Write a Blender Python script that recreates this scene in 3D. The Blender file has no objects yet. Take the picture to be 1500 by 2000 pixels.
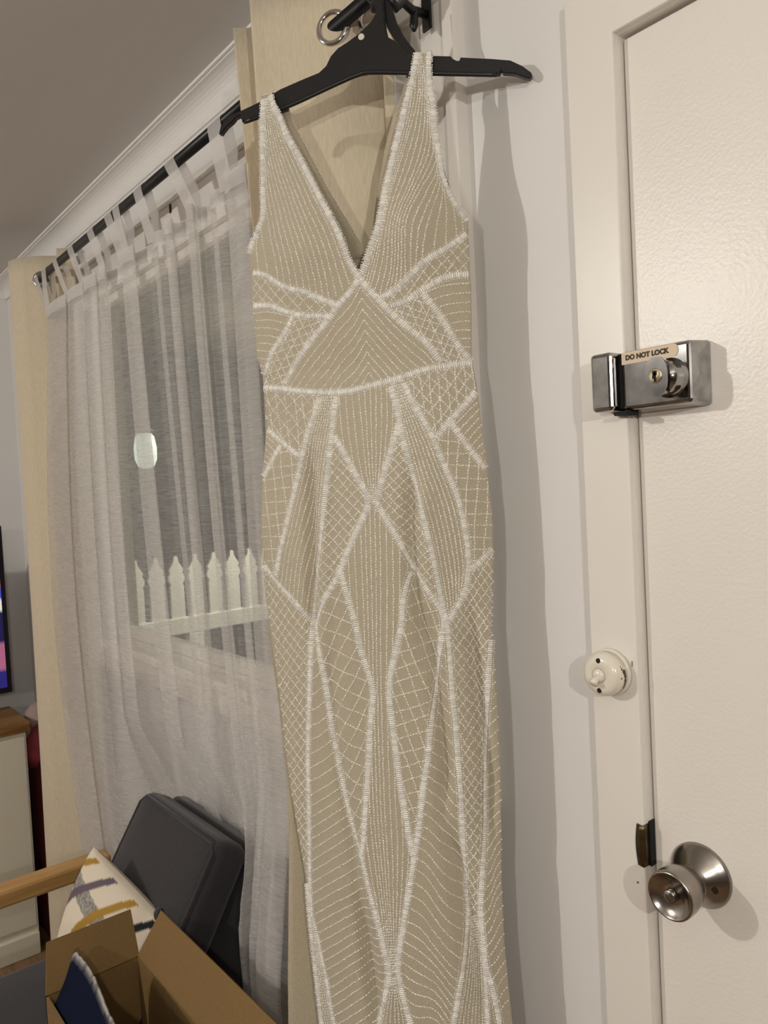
import bpy, bmesh, math, random
import numpy as np
from mathutils import Vector, Matrix

random.seed(7)
RNG = np.random.default_rng(7)
scene = bpy.context.scene
COL = scene.collection
PI = math.pi

# ---------------------------------------------------------------- camera
CAM = np.array((0.0, -0.8, 1.53))
ROLL, PITCH, YAW = math.radians(2.95), math.radians(2.05), math.radians(39.04)
_fh = np.array((-math.cos(YAW), math.sin(YAW), 0.0))
_up = np.array((0.0, 0.0, 1.0))
_rh = np.cross(_fh, _up)
_fwd = _fh * math.cos(PITCH) - _up * math.sin(PITCH)
_uc = np.cross(_rh, _fwd)
_R = math.cos(ROLL) * _rh - math.sin(ROLL) * _uc
_U = math.sin(ROLL) * _rh + math.cos(ROLL) * _uc
cd = bpy.data.cameras.new('camera')
cd.sensor_fit = 'VERTICAL'; cd.sensor_height = 36.0; cd.sensor_width = 27.0
cd.lens = 36.0 * 1502.0 / 2000.0
cd.clip_start = 0.02; cd.clip_end = 60
cam = bpy.data.objects.new('camera', cd)
m = Matrix.Identity(4)
for i in range(3):
    m[i][0] = _R[i]; m[i][1] = _U[i]; m[i][2] = -_fwd[i]; m[i][3] = CAM[i]
cam.matrix_world = m
COL.objects.link(cam)
scene.camera = cam

# ---------------------------------------------------------------- world: night outside
wd = bpy.data.worlds.new('night'); scene.world = wd; wd.use_nodes = True
bgn = wd.node_tree.nodes['Background']
bgn.inputs[0].default_value = (0.020, 0.023, 0.026, 1); bgn.inputs[1].default_value = 1.0

# ---------------------------------------------------------------- room lamps
def lamp(name, loc, power, radius, color=(1.0, 0.955, 0.875)):
    d = bpy.data.lights.new(name, 'POINT'); d.energy = power; d.shadow_soft_size = radius; d.color = color
    o = bpy.data.objects.new(name, d); o.location = loc; COL.objects.link(o); return o
lamp('wall_lamp_bulb', (0.95, -1.12, 1.84), 44, 0.018)
lamp('ceiling_bulb', (-1.86, -2.60, 2.28), 96, 0.025)
lamp('floor_lamp_bulb', (0.23, -1.72, 1.74), 25, 0.02)

vs = scene.view_settings
vs.view_transform = 'Standard'; vs.look = 'None'; vs.gamma = 1.0; vs.use_curve_mapping = False
vs.exposure = -0.24
scene.cycles.transparent_max_bounces = 24
scene.cycles.max_bounces = 10

# ---------------------------------------------------------------- helpers
def tag(o, label=None, cat=None, group=None, kind=None):
    if label: o['label'] = label
    if cat: o['category'] = cat
    if group: o['group'] = group
    if kind: o['kind'] = kind
    return o

def empty(name, loc, label=None, cat=None, kind=None, group=None):
    o = bpy.data.objects.new(name, None); o.location = loc; o.empty_display_size = 0.05
    COL.objects.link(o); bpy.context.view_layer.update()
    return tag(o, label, cat, group, kind)

def world_of(o):
    mw = o.matrix_basis.copy()
    p = o.parent
    while p:
        mw = p.matrix_basis @ o.matrix_parent_inverse @ mw if False else p.matrix_basis @ mw
        p = p.parent
    return mw

def link(name, me, mat, parent=None, smooth=False):
    """link a mesh whose vertices are in world space; re-express them about the parent"""
    o = bpy.data.objects.new(name, me)
    if mat is not None:
        if isinstance(mat, (list, tuple)):
            for x in mat: me.materials.append(x)
        else: me.materials.append(mat)
    COL.objects.link(o)
    if parent is not None:
        o.parent = parent
        off = world_of(parent).translation
        me.transform(Matrix.Translation(-off))
    if smooth:
        me.polygons.foreach_set('use_smooth', [True] * len(me.polygons))
    return o

def pym(name, V, F, mat, parent=None, smooth=False):
    me = bpy.data.meshes.new(name)
    me.from_pydata([tuple(map(float, v)) for v in V], [], [tuple(int(i) for i in f) for f in F]); me.update()
    return link(name, me, mat, parent, smooth)

def bmo(name, bm, mat, parent=None, smooth=False):
    me = bpy.data.meshes.new(name); bmesh.ops.recalc_face_normals(bm, faces=bm.faces); bm.to_mesh(me); bm.free()
    return link(name, me, mat, parent, smooth)

def add_box(bm, x0, x1, y0, y1, z0, z1, bevel=0.0, seg=2):
    r = bmesh.ops.create_cube(bm, size=1.0)
    vs_ = r['verts']
    for v in vs_:
        v.co = Vector(((x0 + x1) / 2 + v.co.x * (x1 - x0), (y0 + y1) / 2 + v.co.y * (y1 - y0), (z0 + z1) / 2 + v.co.z * (z1 - z0)))
    if bevel > 0:
        es = list({e for v in vs_ for e in v.link_edges})
        bmesh.ops.bevel(bm, geom=es, offset=bevel, segments=seg, profile=0.5, affect='EDGES')

def box(name, mat, x0, x1, y0, y1, z0, z1, parent=None, bevel=0.0, seg=2):
    bm = bmesh.new(); add_box(bm, x0, x1, y0, y1, z0, z1, bevel, seg)
    return bmo(name, bm, mat, parent)

def boxes(name, mat, L, parent=None, bevel=0.0):
    bm = bmesh.new()
    for b in L: add_box(bm, *b, bevel=bevel)
    return bmo(name, bm, mat, parent)

def tube(path, r, n=10, closed=False, cap=True):
    P = [Vector(p) for p in path]; V = []; F = []
    N = len(P); rad = r if isinstance(r, (list, tuple)) else [r] * N
    prev = None
    for i in range(N):
        a = P[i - 1] if (i > 0 or closed) else P[i]; b = P[(i + 1) % N] if (i < N - 1 or closed) else P[i]
        t = (b - a).normalized()
        if prev is None:
            ref = Vector((0, 0, 1)) if abs(t.z) < .9 else Vector((1, 0, 0)); x = t.cross(ref).normalized()
        else: x = (prev - t * prev.dot(t)).normalized()
        prev = x; y = t.cross(x)
        for k in range(n):
            a_ = 2 * PI * k / n; V.append(P[i] + (x * math.cos(a_) + y * math.sin(a_)) * rad[i])
    for i in range(N if closed else N - 1):
        j = (i + 1) % N
        for k in range(n):
            F.append((i * n + k, i * n + (k + 1) % n, j * n + (k + 1) % n, j * n + k))
    if cap and not closed:
        F.append(tuple(range(n - 1, -1, -1))); F.append(tuple((N - 1) * n + k for k in range(n)))
    return V, F

def lathe(center, axis, prof, n=40, cap=True):
    """prof: list of (radius, distance along axis)"""
    c = Vector(center); t = Vector(axis).normalized()
    ref = Vector((0, 0, 1)) if abs(t.z) < .9 else Vector((1, 0, 0))
    x = t.cross(ref).normalized(); y = t.cross(x)
    V = []; F = []
    for r, d in prof:
        for k in range(n):
            a = 2 * PI * k / n; V.append(c + t * d + (x * math.cos(a) + y * math.sin(a)) * r)
    for i in range(len(prof) - 1):
        for k in range(n): F.append((i * n + k, i * n + (k + 1) % n, (i + 1) * n + (k + 1) % n, (i + 1) * n + k))
    if cap:
        F.append(tuple(range(n - 1, -1, -1))); F.append(tuple((len(prof) - 1) * n + k for k in range(n)))
    return V, F

def prism(poly3, offset):
    """closed polygon of 3D points extruded by a vector"""
    n = len(poly3); o = Vector(offset)
    V = [Vector(p) for p in poly3] + [Vector(p) + o for p in poly3]
    F = [tuple(range(n)), tuple(range(2 * n - 1, n - 1, -1))] + [(i, (i + 1) % n, n + (i + 1) % n, n + i) for i in range(n)]
    return V, F

def catmull(P, per=8):
    P = [np.array(p, float) for p in P]; Q = [2 * P[0] - P[1]] + P + [2 * P[-1] - P[-2]]; out = []
    for i in range(1, len(Q) - 2):
        p0, p1, p2, p3 = Q[i - 1], Q[i], Q[i + 1], Q[i + 2]
        for k in range(per):
            t = k / per
            out.append(.5 * ((2 * p1) + (-p0 + p2) * t + (2 * p0 - 5 * p1 + 4 * p2 - p3) * t * t + (-p0 + 3 * p1 - 3 * p2 + p3) * t ** 3))
    out.append(P[-1]); return np.array(out)

# ---------------------------------------------------------------- materials
def mat(name, color, rough=.5, metal=0.0, spec=.5, bump=None, var=None, coat=0.0, sheen=0.0, emit=None, estr=1.0):
    """bump: (scale, strength, detail)   var: (scale, amount) soft colour mottling"""
    m_ = bpy.data.materials.new(name); m_.use_nodes = True; nt = m_.node_tree; b = nt.nodes['Principled BSDF']
    b.inputs['Base Color'].default_value = (*color, 1); b.inputs['Roughness'].default_value = rough
    b.inputs['Metallic'].default_value = metal; b.inputs['Specular IOR Level'].default_value = spec
    b.inputs['Coat Weight'].default_value = coat; b.inputs['Sheen Weight'].default_value = sheen
    tc = nt.nodes.new('ShaderNodeTexCoord')
    if bump:
        nz = nt.nodes.new('ShaderNodeTexNoise'); nz.inputs['Scale'].default_value = bump[0]; nz.inputs['Detail'].default_value = bump[2] if len(bump) > 2 else 2
        bp = nt.nodes.new('ShaderNodeBump'); bp.inputs['Strength'].default_value = bump[1]; bp.inputs['Distance'].default_value = .002
        nt.links.new(tc.outputs['Object'], nz.inputs['Vector']); nt.links.new(nz.outputs['Fac'], bp.inputs['Height']); nt.links.new(bp.outputs['Normal'], b.inputs['Normal'])
    if var:
        nz = nt.nodes.new('ShaderNodeTexNoise'); nz.inputs['Scale'].default_value = var[0]; nz.inputs['Detail'].default_value = 3
        rp = nt.nodes.new('ShaderNodeValToRGB')
        rp.color_ramp.elements[0].position = .3; rp.color_ramp.elements[1].position = .7
        rp.color_ramp.elements[0].color = (*[c * (1 - var[1]) for c in color], 1); rp.color_ramp.elements[1].color = (*[min(1, c * (1 + var[1])) for c in color], 1)
        nt.links.new(tc.outputs['Object'], nz.inputs['Vector']); nt.links.new(nz.outputs['Fac'], rp.inputs['Fac']); nt.links.new(rp.outputs['Color'], b.inputs['Base Color'])
    if emit:
        b.inputs['Emission Color'].default_value = (*emit, 1); b.inputs['Emission Strength'].default_value = estr
    return m_

def weave(name, c0, c1, scale, rough=.85, bump=.3, stretch=(1, 1, 1), sheen=.2, mottle=None):
    """woven cloth: fine thread relief with a two-tone thread colour"""
    m_ = bpy.data.materials.new(name); m_.use_nodes = True; nt = m_.node_tree; b = nt.nodes['Principled BSDF']; N = nt.nodes.new; Lk = nt.links.new
    b.inputs['Roughness'].default_value = rough; b.inputs['Specular IOR Level'].default_value = .25; b.inputs['Sheen Weight'].default_value = sheen
    tc = N('ShaderNodeTexCoord'); mp = N('ShaderNodeMapping'); mp.inputs['Scale'].default_value = stretch
    nz = N('ShaderNodeTexNoise'); nz.inputs['Scale'].default_value = scale; nz.inputs['Detail'].default_value = 3
    rp = N('ShaderNodeValToRGB'); rp.color_ramp.elements[0].position = .35; rp.color_ramp.elements[1].position = .65
    rp.color_ramp.elements[0].color = (*c0, 1); rp.color_ramp.elements[1].color = (*c1, 1)
    bp = N('ShaderNodeBump'); bp.inputs['Strength'].default_value = bump; bp.inputs['Distance'].default_value = .0015
    Lk(tc.outputs['Object'], mp.inputs['Vector']); Lk(mp.outputs['Vector'], nz.inputs['Vector']); Lk(nz.outputs['Fac'], rp.inputs['Fac'])
    Lk(rp.outputs['Color'], b.inputs['Base Color']); Lk(nz.outputs['Fac'], bp.inputs['Height']); Lk(bp.outputs['Normal'], b.inputs['Normal'])
    return m_

def wood(name, c0, c1, scale=6, stretch=(1, 12, 12), rough=.4):
    m_ = weave(name, c0, c1, scale, rough=rough, bump=.08, stretch=stretch, sheen=0); return m_

def vcol_mat(name, rough=.85, bump=None, emit=0.0, spec=.3):
    m_ = bpy.data.materials.new(name); m_.use_nodes = True; nt = m_.node_tree; b = nt.nodes['Principled BSDF']
    at = nt.nodes.new('ShaderNodeVertexColor'); at.layer_name = 'print'
    nt.links.new(at.outputs['Color'], b.inputs['Base Color']); b.inputs['Roughness'].default_value = rough; b.inputs['Specular IOR Level'].default_value = spec
    if emit:
        nt.links.new(at.outputs['Color'], b.inputs['Emission Color']); b.inputs['Emission Strength'].default_value = emit
    if bump:
        tc = nt.nodes.new('ShaderNodeTexCoord'); nz = nt.nodes.new('ShaderNodeTexNoise'); nz.inputs['Scale'].default_value = bump[0]
        bp = nt.nodes.new('ShaderNodeBump'); bp.inputs['Strength'].default_value = bump[1]; bp.inputs['Distance'].default_value = .001
        nt.links.new(tc.outputs['Object'], nz.inputs['Vector']); nt.links.new(nz.outputs['Fac'], bp.inputs['Height']); nt.links.new(bp.outputs['Normal'], b.inputs['Normal'])
    return m_

def paint_print(me, cols):
    a = me.color_attributes.new('print', 'FLOAT_COLOR', 'POINT')
    arr = np.ones((len(me.vertices), 4)); arr[:, :3] = cols; a.data.foreach_set('color', arr.ravel().astype(np.float32))

M_WALL = mat('wall_paint', (.74, .725, .71), rough=.6, bump=(60, .10, 3), var=(1.2, .015))
M_WALL2 = mat('dark_unseen_wall', (.30, .26, .22), rough=.6, var=(3, .08))  # unseen walls made dark to cut the light they bounce back
M_CEIL = mat('ceiling_paint', (.64, .62, .595), rough=.8, bump=(40, .05))
M_TRIM = mat('gloss_trim_paint', (.78, .745, .695), rough=.32, bump=(35, .12, 2), var=(3, .02))
M_DOOR = mat('gloss_door_paint', (.78, .74, .69), rough=.33, bump=(230, .16, 2), var=(2, .015))
M_FLOOR = wood('floor_boards', (.16, .09, .05), (.25, .15, .08))
M_GAP = mat('dark_gap', (.03, .028, .025), rough=.9)
# ================================================================ the room
WX0, WX1, WZ0, WZ1 = -2.30, -0.842, 1.11, 2.142       # window opening
DX0, DX1, DZ1 = -0.514, 0.306, 2.031                  # door opening
XL, XR, YB, ZC = -3.245, 4.6, -6.4, 2.378

o = boxes('wall_front', M_WALL, [
    (XL - .12, WX0, 0, .07, 0, ZC), (WX0, WX1, 0, .07, 0, WZ0), (WX0, WX1, 0, .07, WZ1, ZC),
    (WX1, DX0, 0, .07, 0, ZC), (DX0, DX1, 0, .07, DZ1, ZC), (DX1, XR + .12, 0, .07, 0, ZC)])
tag(o, kind='structure')
tag(box('wall_left', M_WALL, XL - .12, XL, YB, 0, 0, ZC), kind='structure')
tag(box('wall_right', M_WALL2, XR, XR + .12, YB, 0, 0, ZC), kind='structure')
tag(box('wall_back', M_WALL2, XL - .12, XR + .12, YB - .12, YB, 0, ZC), kind='structure')
tag(box('floor', M_FLOOR, XL - .12, XR + .12, YB - .12, .14, -.1, 0), kind='structure')
tag(box('ceiling', M_CEIL, XL - .12, XR + .12, YB - .12, .14, ZC, ZC + .1), kind='structure')

def cove(name, A, B, inward):
    """cove cornice from A to B along a wall, profile turned towards the room"""
    prof = [(0, -.055), (.005, -.055), (.006, -.050)]
    for k in range(9):
        a = k / 8 * PI / 2
        prof.append((.007 + .040 * (1 - math.cos(a)), -.048 + .040 * math.sin(a)))
    prof += [(.047, -.006), (.054, -.006), (.054, 0), (0, 0)]
    A = Vector(A); B = Vector(B); inw = Vector(inward)
    poly = [A + inw * p + Vector((0, 0, q)) for p, q in prof]
    V, F = prism(poly, B - A)
    return tag(pym(name, V, F, M_COVE), kind='structure')
M_COVE = mat('cornice_paint', (.80, .785, .765), rough=.5, var=(2, .01))
cove('trim_1', (XL, 0, ZC), (XR, 0, ZC), (0, -1, 0))
cove('trim_2', (XL, 0, ZC), (XL, YB, ZC), (1, 0, 0))

# --- architraves
def mitred(name, x0, x1, z0, z1, w, depth, mat_, sides, bead=None):
    """flat architrave boards with mitred corners round an opening (x0..x1, z0..z1)"""
    V = []; F = []
    def board(q):
        n = len(V)
        for (x, z) in q: V.append((x, -depth, z))
        for (x, z) in q: V.append((x, .002, z))
        F.append((n, n + 1, n + 2, n + 3))
        for i in range(4): j = (i + 1) % 4; F.append((n + i, n + j, n + 4 + j, n + 4 + i))
    for s in sides:
        if s == 'L': board([(x0 - w, z0), (x0, z0), (x0, z1), (x0 - w, z1 + w)])
        if s == 'R': board([(x1, z0), (x1 + w, z0), (x1 + w, z1 + w), (x1, z1)])
        if s == 'T': board([(x0, z1), (x1, z1), (x1 + w, z1 + w), (x0 - w, z1 + w)])
    me = bpy.data.meshes.new(name); me.from_pydata(V, [], F); me.update()
    bm = bmesh.new(); bm.from_mesh(me); bmesh.ops.recalc_face_normals(bm, faces=bm.faces)
    es = [e for e in bm.edges if all(abs(v.co.y + depth) < 1e-6 for v in e.verts) and (abs(e.verts[0].co.x - e.verts[1].co.x) < 1e-6 or abs(e.verts[0].co.z - e.verts[1].co.z) < 1e-6)]
    bmesh.ops.bevel(bm, geom=es, offset=.0022, segments=2, profile=.5, affect='EDGES')
    return bmo(name, bm, mat_)
arch_d = tag(mitred('trim_3', DX0, DX1, 0, DZ1, .065, .013, M_TRIM, 'LRT'), kind='structure')
arch_w = tag(mitred('trim_4', WX0, WX1, WZ0 - .02, WZ1, .066, .014, M_TRIM, 'LRT'), kind='structure')
# raised outer back-band of the window architrave
boxes('back_band', M_TRIM, [(WX1 + .064, WX1 + .086, -.022, .002, WZ0 - .05, WZ1 + .084), (WX0 - .086, WX0 - .064, -.022, .002, WZ0 - .05, WZ1 + .084),
                            (WX0 - .064, WX1 + .064, -.022, .002, WZ1 + .066, WZ1 + .084)], arch_w, bevel=.002)
# door jamb lining: rebate behind the door face
boxes('jamb_lining', M_TRIM, [(DX0 - .022, DX0 + .0005, -.004, .069, 0, DZ1), (DX1 - .0005, DX1 + .022, -.004, .069, 0, DZ1), (DX0, DX1, -.004, .069, DZ1 - .0005, DZ1 + .022)], arch_d)
boxes('door_stop', M_GAP, [(DX0, DX0 + .014, .048, .07, 0, DZ1), (DX0, DX1, .048, .07, DZ1 - .014, DZ1), (DX1 - .014, DX1, .048, .07, 0, DZ1)], arch_d)
# baseboards
tag(boxes('baseboard_front', M_TRIM, [(XL, DX0 - .064, -.016, 0, 0, .11), (DX1 + .064, XR, -.016, 0, 0, .11)], bevel=.003), kind='structure')
tag(box('baseboard_left', M_TRIM, XL, XL + .016, YB, -.016, 0, .11, bevel=.003), kind='structure')

# --- the door
door = tag(box('door_1', M_DOOR, DX0 + .0028, DX1 - .003, .005, .043, .006, DZ1 - .0045, bevel=.0016), 'white gloss-painted flush door with chrome latch and round knob', 'door', kind='structure')

# --- the window: frame, sash, glass, sill
M_GLASS = bpy.data.materials.new('window_glass'); M_GLASS.use_nodes = True
nt = M_GLASS.node_tree; nt.nodes.remove(nt.nodes['Principled BSDF'])
gl = nt.nodes.new('ShaderNodeBsdfGlossy'); gl.inputs['Roughness'].default_value = .01
tr = nt.nodes.new('ShaderNodeBsdfTransparent'); tr.inputs['Color'].default_value = (.93, .95, .94, 1)
mx = nt.nodes.new('ShaderNodeMixShader'); fr = nt.nodes.new('ShaderNodeFresnel'); fr.inputs['IOR'].default_value = 1.5
ge = nt.nodes.new('ShaderNodeNewGeometry'); mm = nt.nodes.new('ShaderNodeMath'); mm.operation = 'MULTIPLY_ADD'; mm.inputs[1].default_value = -1.0; mm.inputs[2].default_value = 1.0
m3 = nt.nodes.new('ShaderNodeMath'); m3.operation = 'MULTIPLY'
nt.links.new(ge.outputs['Backfacing'], mm.inputs[0]); nt.links.new(mm.outputs[0], m3.inputs[0]); nt.links.new(fr.outputs[0], m3.inputs[1]); nt.links.new(m3.outputs[0], mx.inputs[0]); nt.links.new(tr.outputs[0], mx.inputs[1]); nt.links.new(gl.outputs[0], mx.inputs[2]); nt.links.new(mx.outputs[0], nt.nodes['Material Output'].inputs[0])

win = tag(boxes('window_1', M_TRIM, [(WX0, WX0 + .022, -.002, .07, WZ0, WZ1), (WX1 - .03, WX1, -.002, .07, WZ0, WZ1), (WX0 + .03, WX1 - .03, -.002, .07, WZ1 - .03, WZ1), (WX0 + .03, WX1 - .03, .012, .07, WZ0, WZ0 + .012)]), kind='structure')
xm = -1.235
for a, b in ((WX0 + .022, xm), (xm, WX1 - .03)):
    s = boxes('sash', M_TRIM, [(a, a + .028, .014, .044, WZ0 + .012, WZ1 - .03), (b - .028, b, .014, .044, WZ0 + .012, WZ1 - .03), (a + .028, b - .028, .014, .044, WZ0 + .012, WZ0 + .042), (a + .028, b - .028, .014, .044, WZ1 - .064, WZ1 - .03)], win, bevel=.003)
    box('pane', M_GLASS, a + .028, b - .028, .027, .031, WZ0 + .042, WZ1 - .064, s)
box('window_sill', M_TRIM, WX0 - .10, WX1 + .064, -.032, .014, WZ0 - .024, WZ0 + .001, win, bevel=.005)
box('apron', M_TRIM, WX0 - .066, WX1 + .04, -.014, .002, WZ0 - .088, WZ0 - .024, win, bevel=.003)
box('window_catch', mat('catch_metal', (.12, .12, .12), rough=.35, metal=.8), xm - .05, xm + .01, .004, .015, WZ0 + .05, WZ0 + .062, win, bevel=.002)

# ================================================================ outdoors: verandah with picket balustrade
M_PICKET = mat('picket_paint', (.80, .79, .72), rough=.6, bump=(30, .2))
M_DECK = mat('deck_boards', (.10, .085, .07), rough=.8, var=(3, .2))
M_NIGHTGREEN = mat('night_foliage', (.05, .07, .05), rough=.9, var=(6, .4))
tag(box('verandah_deck', M_DECK, -4.2, 1.5, .07, 2.6, .18, .24), kind='structure')
tag(box('wall_outside', mat('dark_weatherboard', (.16, .17, .165), rough=.8, var=(4, .1)), -9.0, 3.0, 5.2, 5.35, -.4, 4.0), kind='structure')
BX = -3.9
bal = empty('picket_balustrade', (BX, 1.0, .24), 'white picket balustrade with turned tops on the lit porch beyond the window', 'balustrade')
boxes('bottom_rail', M_PICKET, [(BX - .02, BX + .03, .16, 2.35, .785, .875)], bal, bevel=.006)
prof = [(.038, 0), (.038, .255), (.034, .262), (.034, .27), (.044, .285), (.046, .30), (.040, .318), (.034, .322), (.036, .33), (.040, .342), (.028, .362), (.014, .385), (.011, .40), (.011, .408), (.006, .416)]
pk = None
for i in range(19):
    yc = .237 + i * .111
    if pk is None:
        poly = [Vector((0, -r, z)) for r, z in prof] + [Vector((0, r, z)) for r, z in reversed(prof)]
        V, F = prism(poly, (.02, 0, 0)); pk = pym('picket', V, F, M_PICKET, None); p = pk
    else:
        p = pk.copy(); COL.objects.link(p)
    p.parent = bal; p.location = (0, yc - 1.0, .875 - .24 - .085)
for yc in (.33, .95, 1.57, 2.2):
    box('lower_post', M_PICKET, BX - .02, BX + .03, yc, yc + .085, .24, .785, bal, bevel=.004)
lan = empty('porch_lantern', (-3.315, .545, 2.40), 'glowing white porch lantern glimpsed through the sheer curtain', 'lamp')
V, F = lathe((-3.315, .545, 1.655), (0, 0, 1), [(.012, 0), (.035, .008), (.048, .04), (.05, .09), (.042, .14), (.03, .155)], 24)
pym('globe', V, F, mat('lantern_glass', (.85, .9, .85), rough=.4, emit=(.80, 1.0, .86), estr=.75), lan, True)
V, F = lathe((-3.315, .545, 1.81), (0, 0, 1), [(.034, 0), (.05, .006), (.02, .03), (.008, .045)], 24)
pym('cap', V, F, mat('lantern_metal', (.03, .03, .03), rough=.5, metal=.6), lan, True)
V, F = tube([(-3.315, .545, 1.85), (-3.315, .545, 2.40)], .005, 8); pym('rod', V, F, bpy.data.materials['lantern_metal'], lan, True)
tag(box('verandah_roof', M_DECK, -4.3, 1.5, .07, 2.7, 2.40, 2.46), kind='structure')
l_ = lamp('fence_fill_lamp', (-3.1, 1.75, 2.15), 130, .05, (1.0, .93, .78))  # added unseen lamp, lights the pickets in place of the lantern
# ================================================================ door furniture
M_CHROME = mat('worn_chrome', (.34, .335, .33), rough=.10, metal=1.0, var=(45, .30))
M_NICKEL = mat('brushed_nickel', (.33, .305, .275), rough=.24, metal=1.0)
M_BRASS = mat('brass_cylinder', (.72, .66, .44), rough=.3, metal=1.0)
M_BLACK = mat('black_hole', (.008, .008, .008), rough=.9)
DY = .005   # door face

# --- night latch on the door
bm = bmesh.new()
x0, x1, z0, z1 = -.5065, -.4195, 1.5975, 1.668
add_box(bm, x0, x1, -.033, DY + .001, z0, z1, bevel=.0045, seg=3)
for v in bm.verts:
    t = (DY - v.co.y) / .038
    v.co.z = 1.632 + (v.co.z - 1.632) * (1 - .07 * t)
    if v.co.x > -.46: v.co.x -= .003 * t
latch = bmo('night_latch', bm, M_CHROME, door); latch['label'] = 'worn chrome night latch case with turn knob'
# turn-snib boss, knob and key cylinder
cx, cz = -.447, 1.6285
V, F = lathe((cx, -.031, cz), (0, -1, 0), [(.0215, 0), (.0215, .002), (.0185, .004), (.0185, .008), (.0165, .012), (.0165, .020)], 40)
boss = pym('turn_boss', V, F, M_CHROME, latch, True)
poly = []
for k in range(36):
    a = 2 * PI * k / 36; s = 1.0
    px_ = .0108 * math.copysign(abs(math.cos(a)) ** .75, math.cos(a)); pz_ = .0188 * math.copysign(abs(math.sin(a)) ** .75, math.sin(a))
    poly.append(Vector((cx + px_, -.047, cz + pz_)))
V, F = prism(poly, (0, -.014, 0))
bm = bmesh.new(); me = bpy.data.meshes.new('t'); me.from_pydata(V, [], F); bm.from_mesh(me)
bmesh.ops.bevel(bm, geom=[e for e in bm.edges if all(abs(v.co.y + .061) < 1e-5 for v in e.verts)], offset=.002, segments=2, affect='EDGES')
bmo('turn_knob', bm, M_CHROME, latch)
V, F = lathe((cx, -.0605, cz + .001), (0, -1, 0), [(.0078, 0), (.0078, .0012), (.0070, .0018)], 28); pym('key_cylinder', V, F, M_BRASS, latch, True)
boxes('keyhole', M_BLACK, [(cx - .0012, cx + .0012, -.0629, -.0615, cz - .0055, cz + .004), (cx - .0026, cx + .0022, -.0629, -.0615, cz + .001, cz + .006), (cx - .003, cx - .001, -.0629, -.0615, cz - .002, cz + .001)], latch)
# taped label
M_LABEL = mat('label_tape', (.66, .52, .37), rough=.5)
lx0, lx1, lz = -.505, -.437, 1.6575
poly = [Vector((lx0, -.0332, lz - .0068)), Vector((lx0, -.0332, lz + .0068))]
for k in range(9):
    a = PI / 2 - PI * k / 8; poly.append(Vector((lx1 - .004 + .005 * math.cos(a), -.0332, lz + .0068 * math.sin(a))))
V, F = prism(poly, (0, -.0004, 0)); pym('label_strip', V, F, M_LABEL, latch)
fc = bpy.data.curves.new('lettering', 'FONT'); fc.body = 'DO NOT LOCK'; fc.size = .0074; fc.align_x = 'CENTER'; fc.align_y = 'CENTER'; fc.offset = .00042; fc.extrude = .0001; fc.space_character = 1.02
fo = bpy.data.objects.new('tmp_text', fc); COL.objects.link(fo); bpy.context.view_layer.update()
me = bpy.data.meshes.new_from_object(fo.evaluated_get(bpy.context.evaluated_depsgraph_get())); bpy.data.objects.remove(fo)
me.name = 'lettering'; me.transform(Matrix.Translation((-.4735, -.0339, lz + .0002)) @ Matrix.Rotation(PI / 2, 4, 'X'))
link('lettering', me, mat('label_ink', (.02, .015, .015), rough=.6), latch)
# keeper on the jamb
bm = bmesh.new(); add_box(bm, -.5395, -.5105, -.046, -.0130, 1.6, 1.6665, bevel=.005, seg=3)
keep = bmo('latch_keeper', bm, M_CHROME, arch_d); keep['label'] = 'worn chrome latch keeper box'
box('bolt_gap', M_BLACK, -.5108, -.5062, -.030, .003, 1.602, 1.664, latch)
box('keeper_tongue', M_BLACK, -.516, -.500, -.036, -.012, 1.5945, 1.599, keep)

# --- knob set
kx, kz = -.454, 1.068
V, F = lathe((kx, DY, kz), (0, -1, 0), [(.0365, 0), (.0365, .002), (.0345, .0045), (.029, .010), (.019, .0185), (.0150, .024), (.0145, .028)], 56)
knob = pym('door_knob', V, F, M_NICKEL, door, True); knob['label'] = 'brushed nickel door knob with push button'
V, F = lathe((kx, DY, kz), (0, -1, 0), [(.0145, .027), (.0185, .0275), (.0205, .029), (.0245, .038), (.0268, .050), (.0272, .062), (.0268, .0655), (.0252, .0672), (.0240, .0668), (.0225, .0650), (.0140, .0612), (.0095, .0605)], 56)
pym('knob_head', V, F, M_NICKEL, knob, True)
V, F = lathe((kx, DY, kz), (0, -1, 0), [(.0072, .060), (.0072, .0668), (.0064, .0678)], 28); pym('push_button', V, F, M_NICKEL, knob, True)
hx, hz = kx + .0235, kz - .004
V, F = lathe((hx, DY - .0125, hz), (.35, -1, 0), [(.0032, 0), (.0032, .0035)], 16); pym('pin_hole', V, F, M_BLACK, knob)
# strike plate let into the jamb edge
V = []; F = []
for i in range(9):
    t = i / 8; z = 1.062 + t * .05
    bulge = .004 * math.sin(PI * t)
    for (x, y) in ((DX0 - .0085 - bulge * .6, -.0145), (DX0 + .0005, -.0165), (DX0 + .0015, -.004)): V.append((x, y, z))
for i in range(8):
    for k in range(2): a = i * 3 + k; F.append((a, a + 1, a + 4, a + 3))
sp = pym('strike_plate', V, F, mat('tarnished_brass', (.13, .10, .055), rough=.38, metal=1.0, var=(60, .3)), arch_d, True)
md = sp.modifiers.new('s', 'SOLIDIFY'); md.thickness = .0015
box('strike_recess', M_BLACK, DX0 + .0002, DX0 + .003, -.004, .006, 1.06, 1.114, arch_d)

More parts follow.
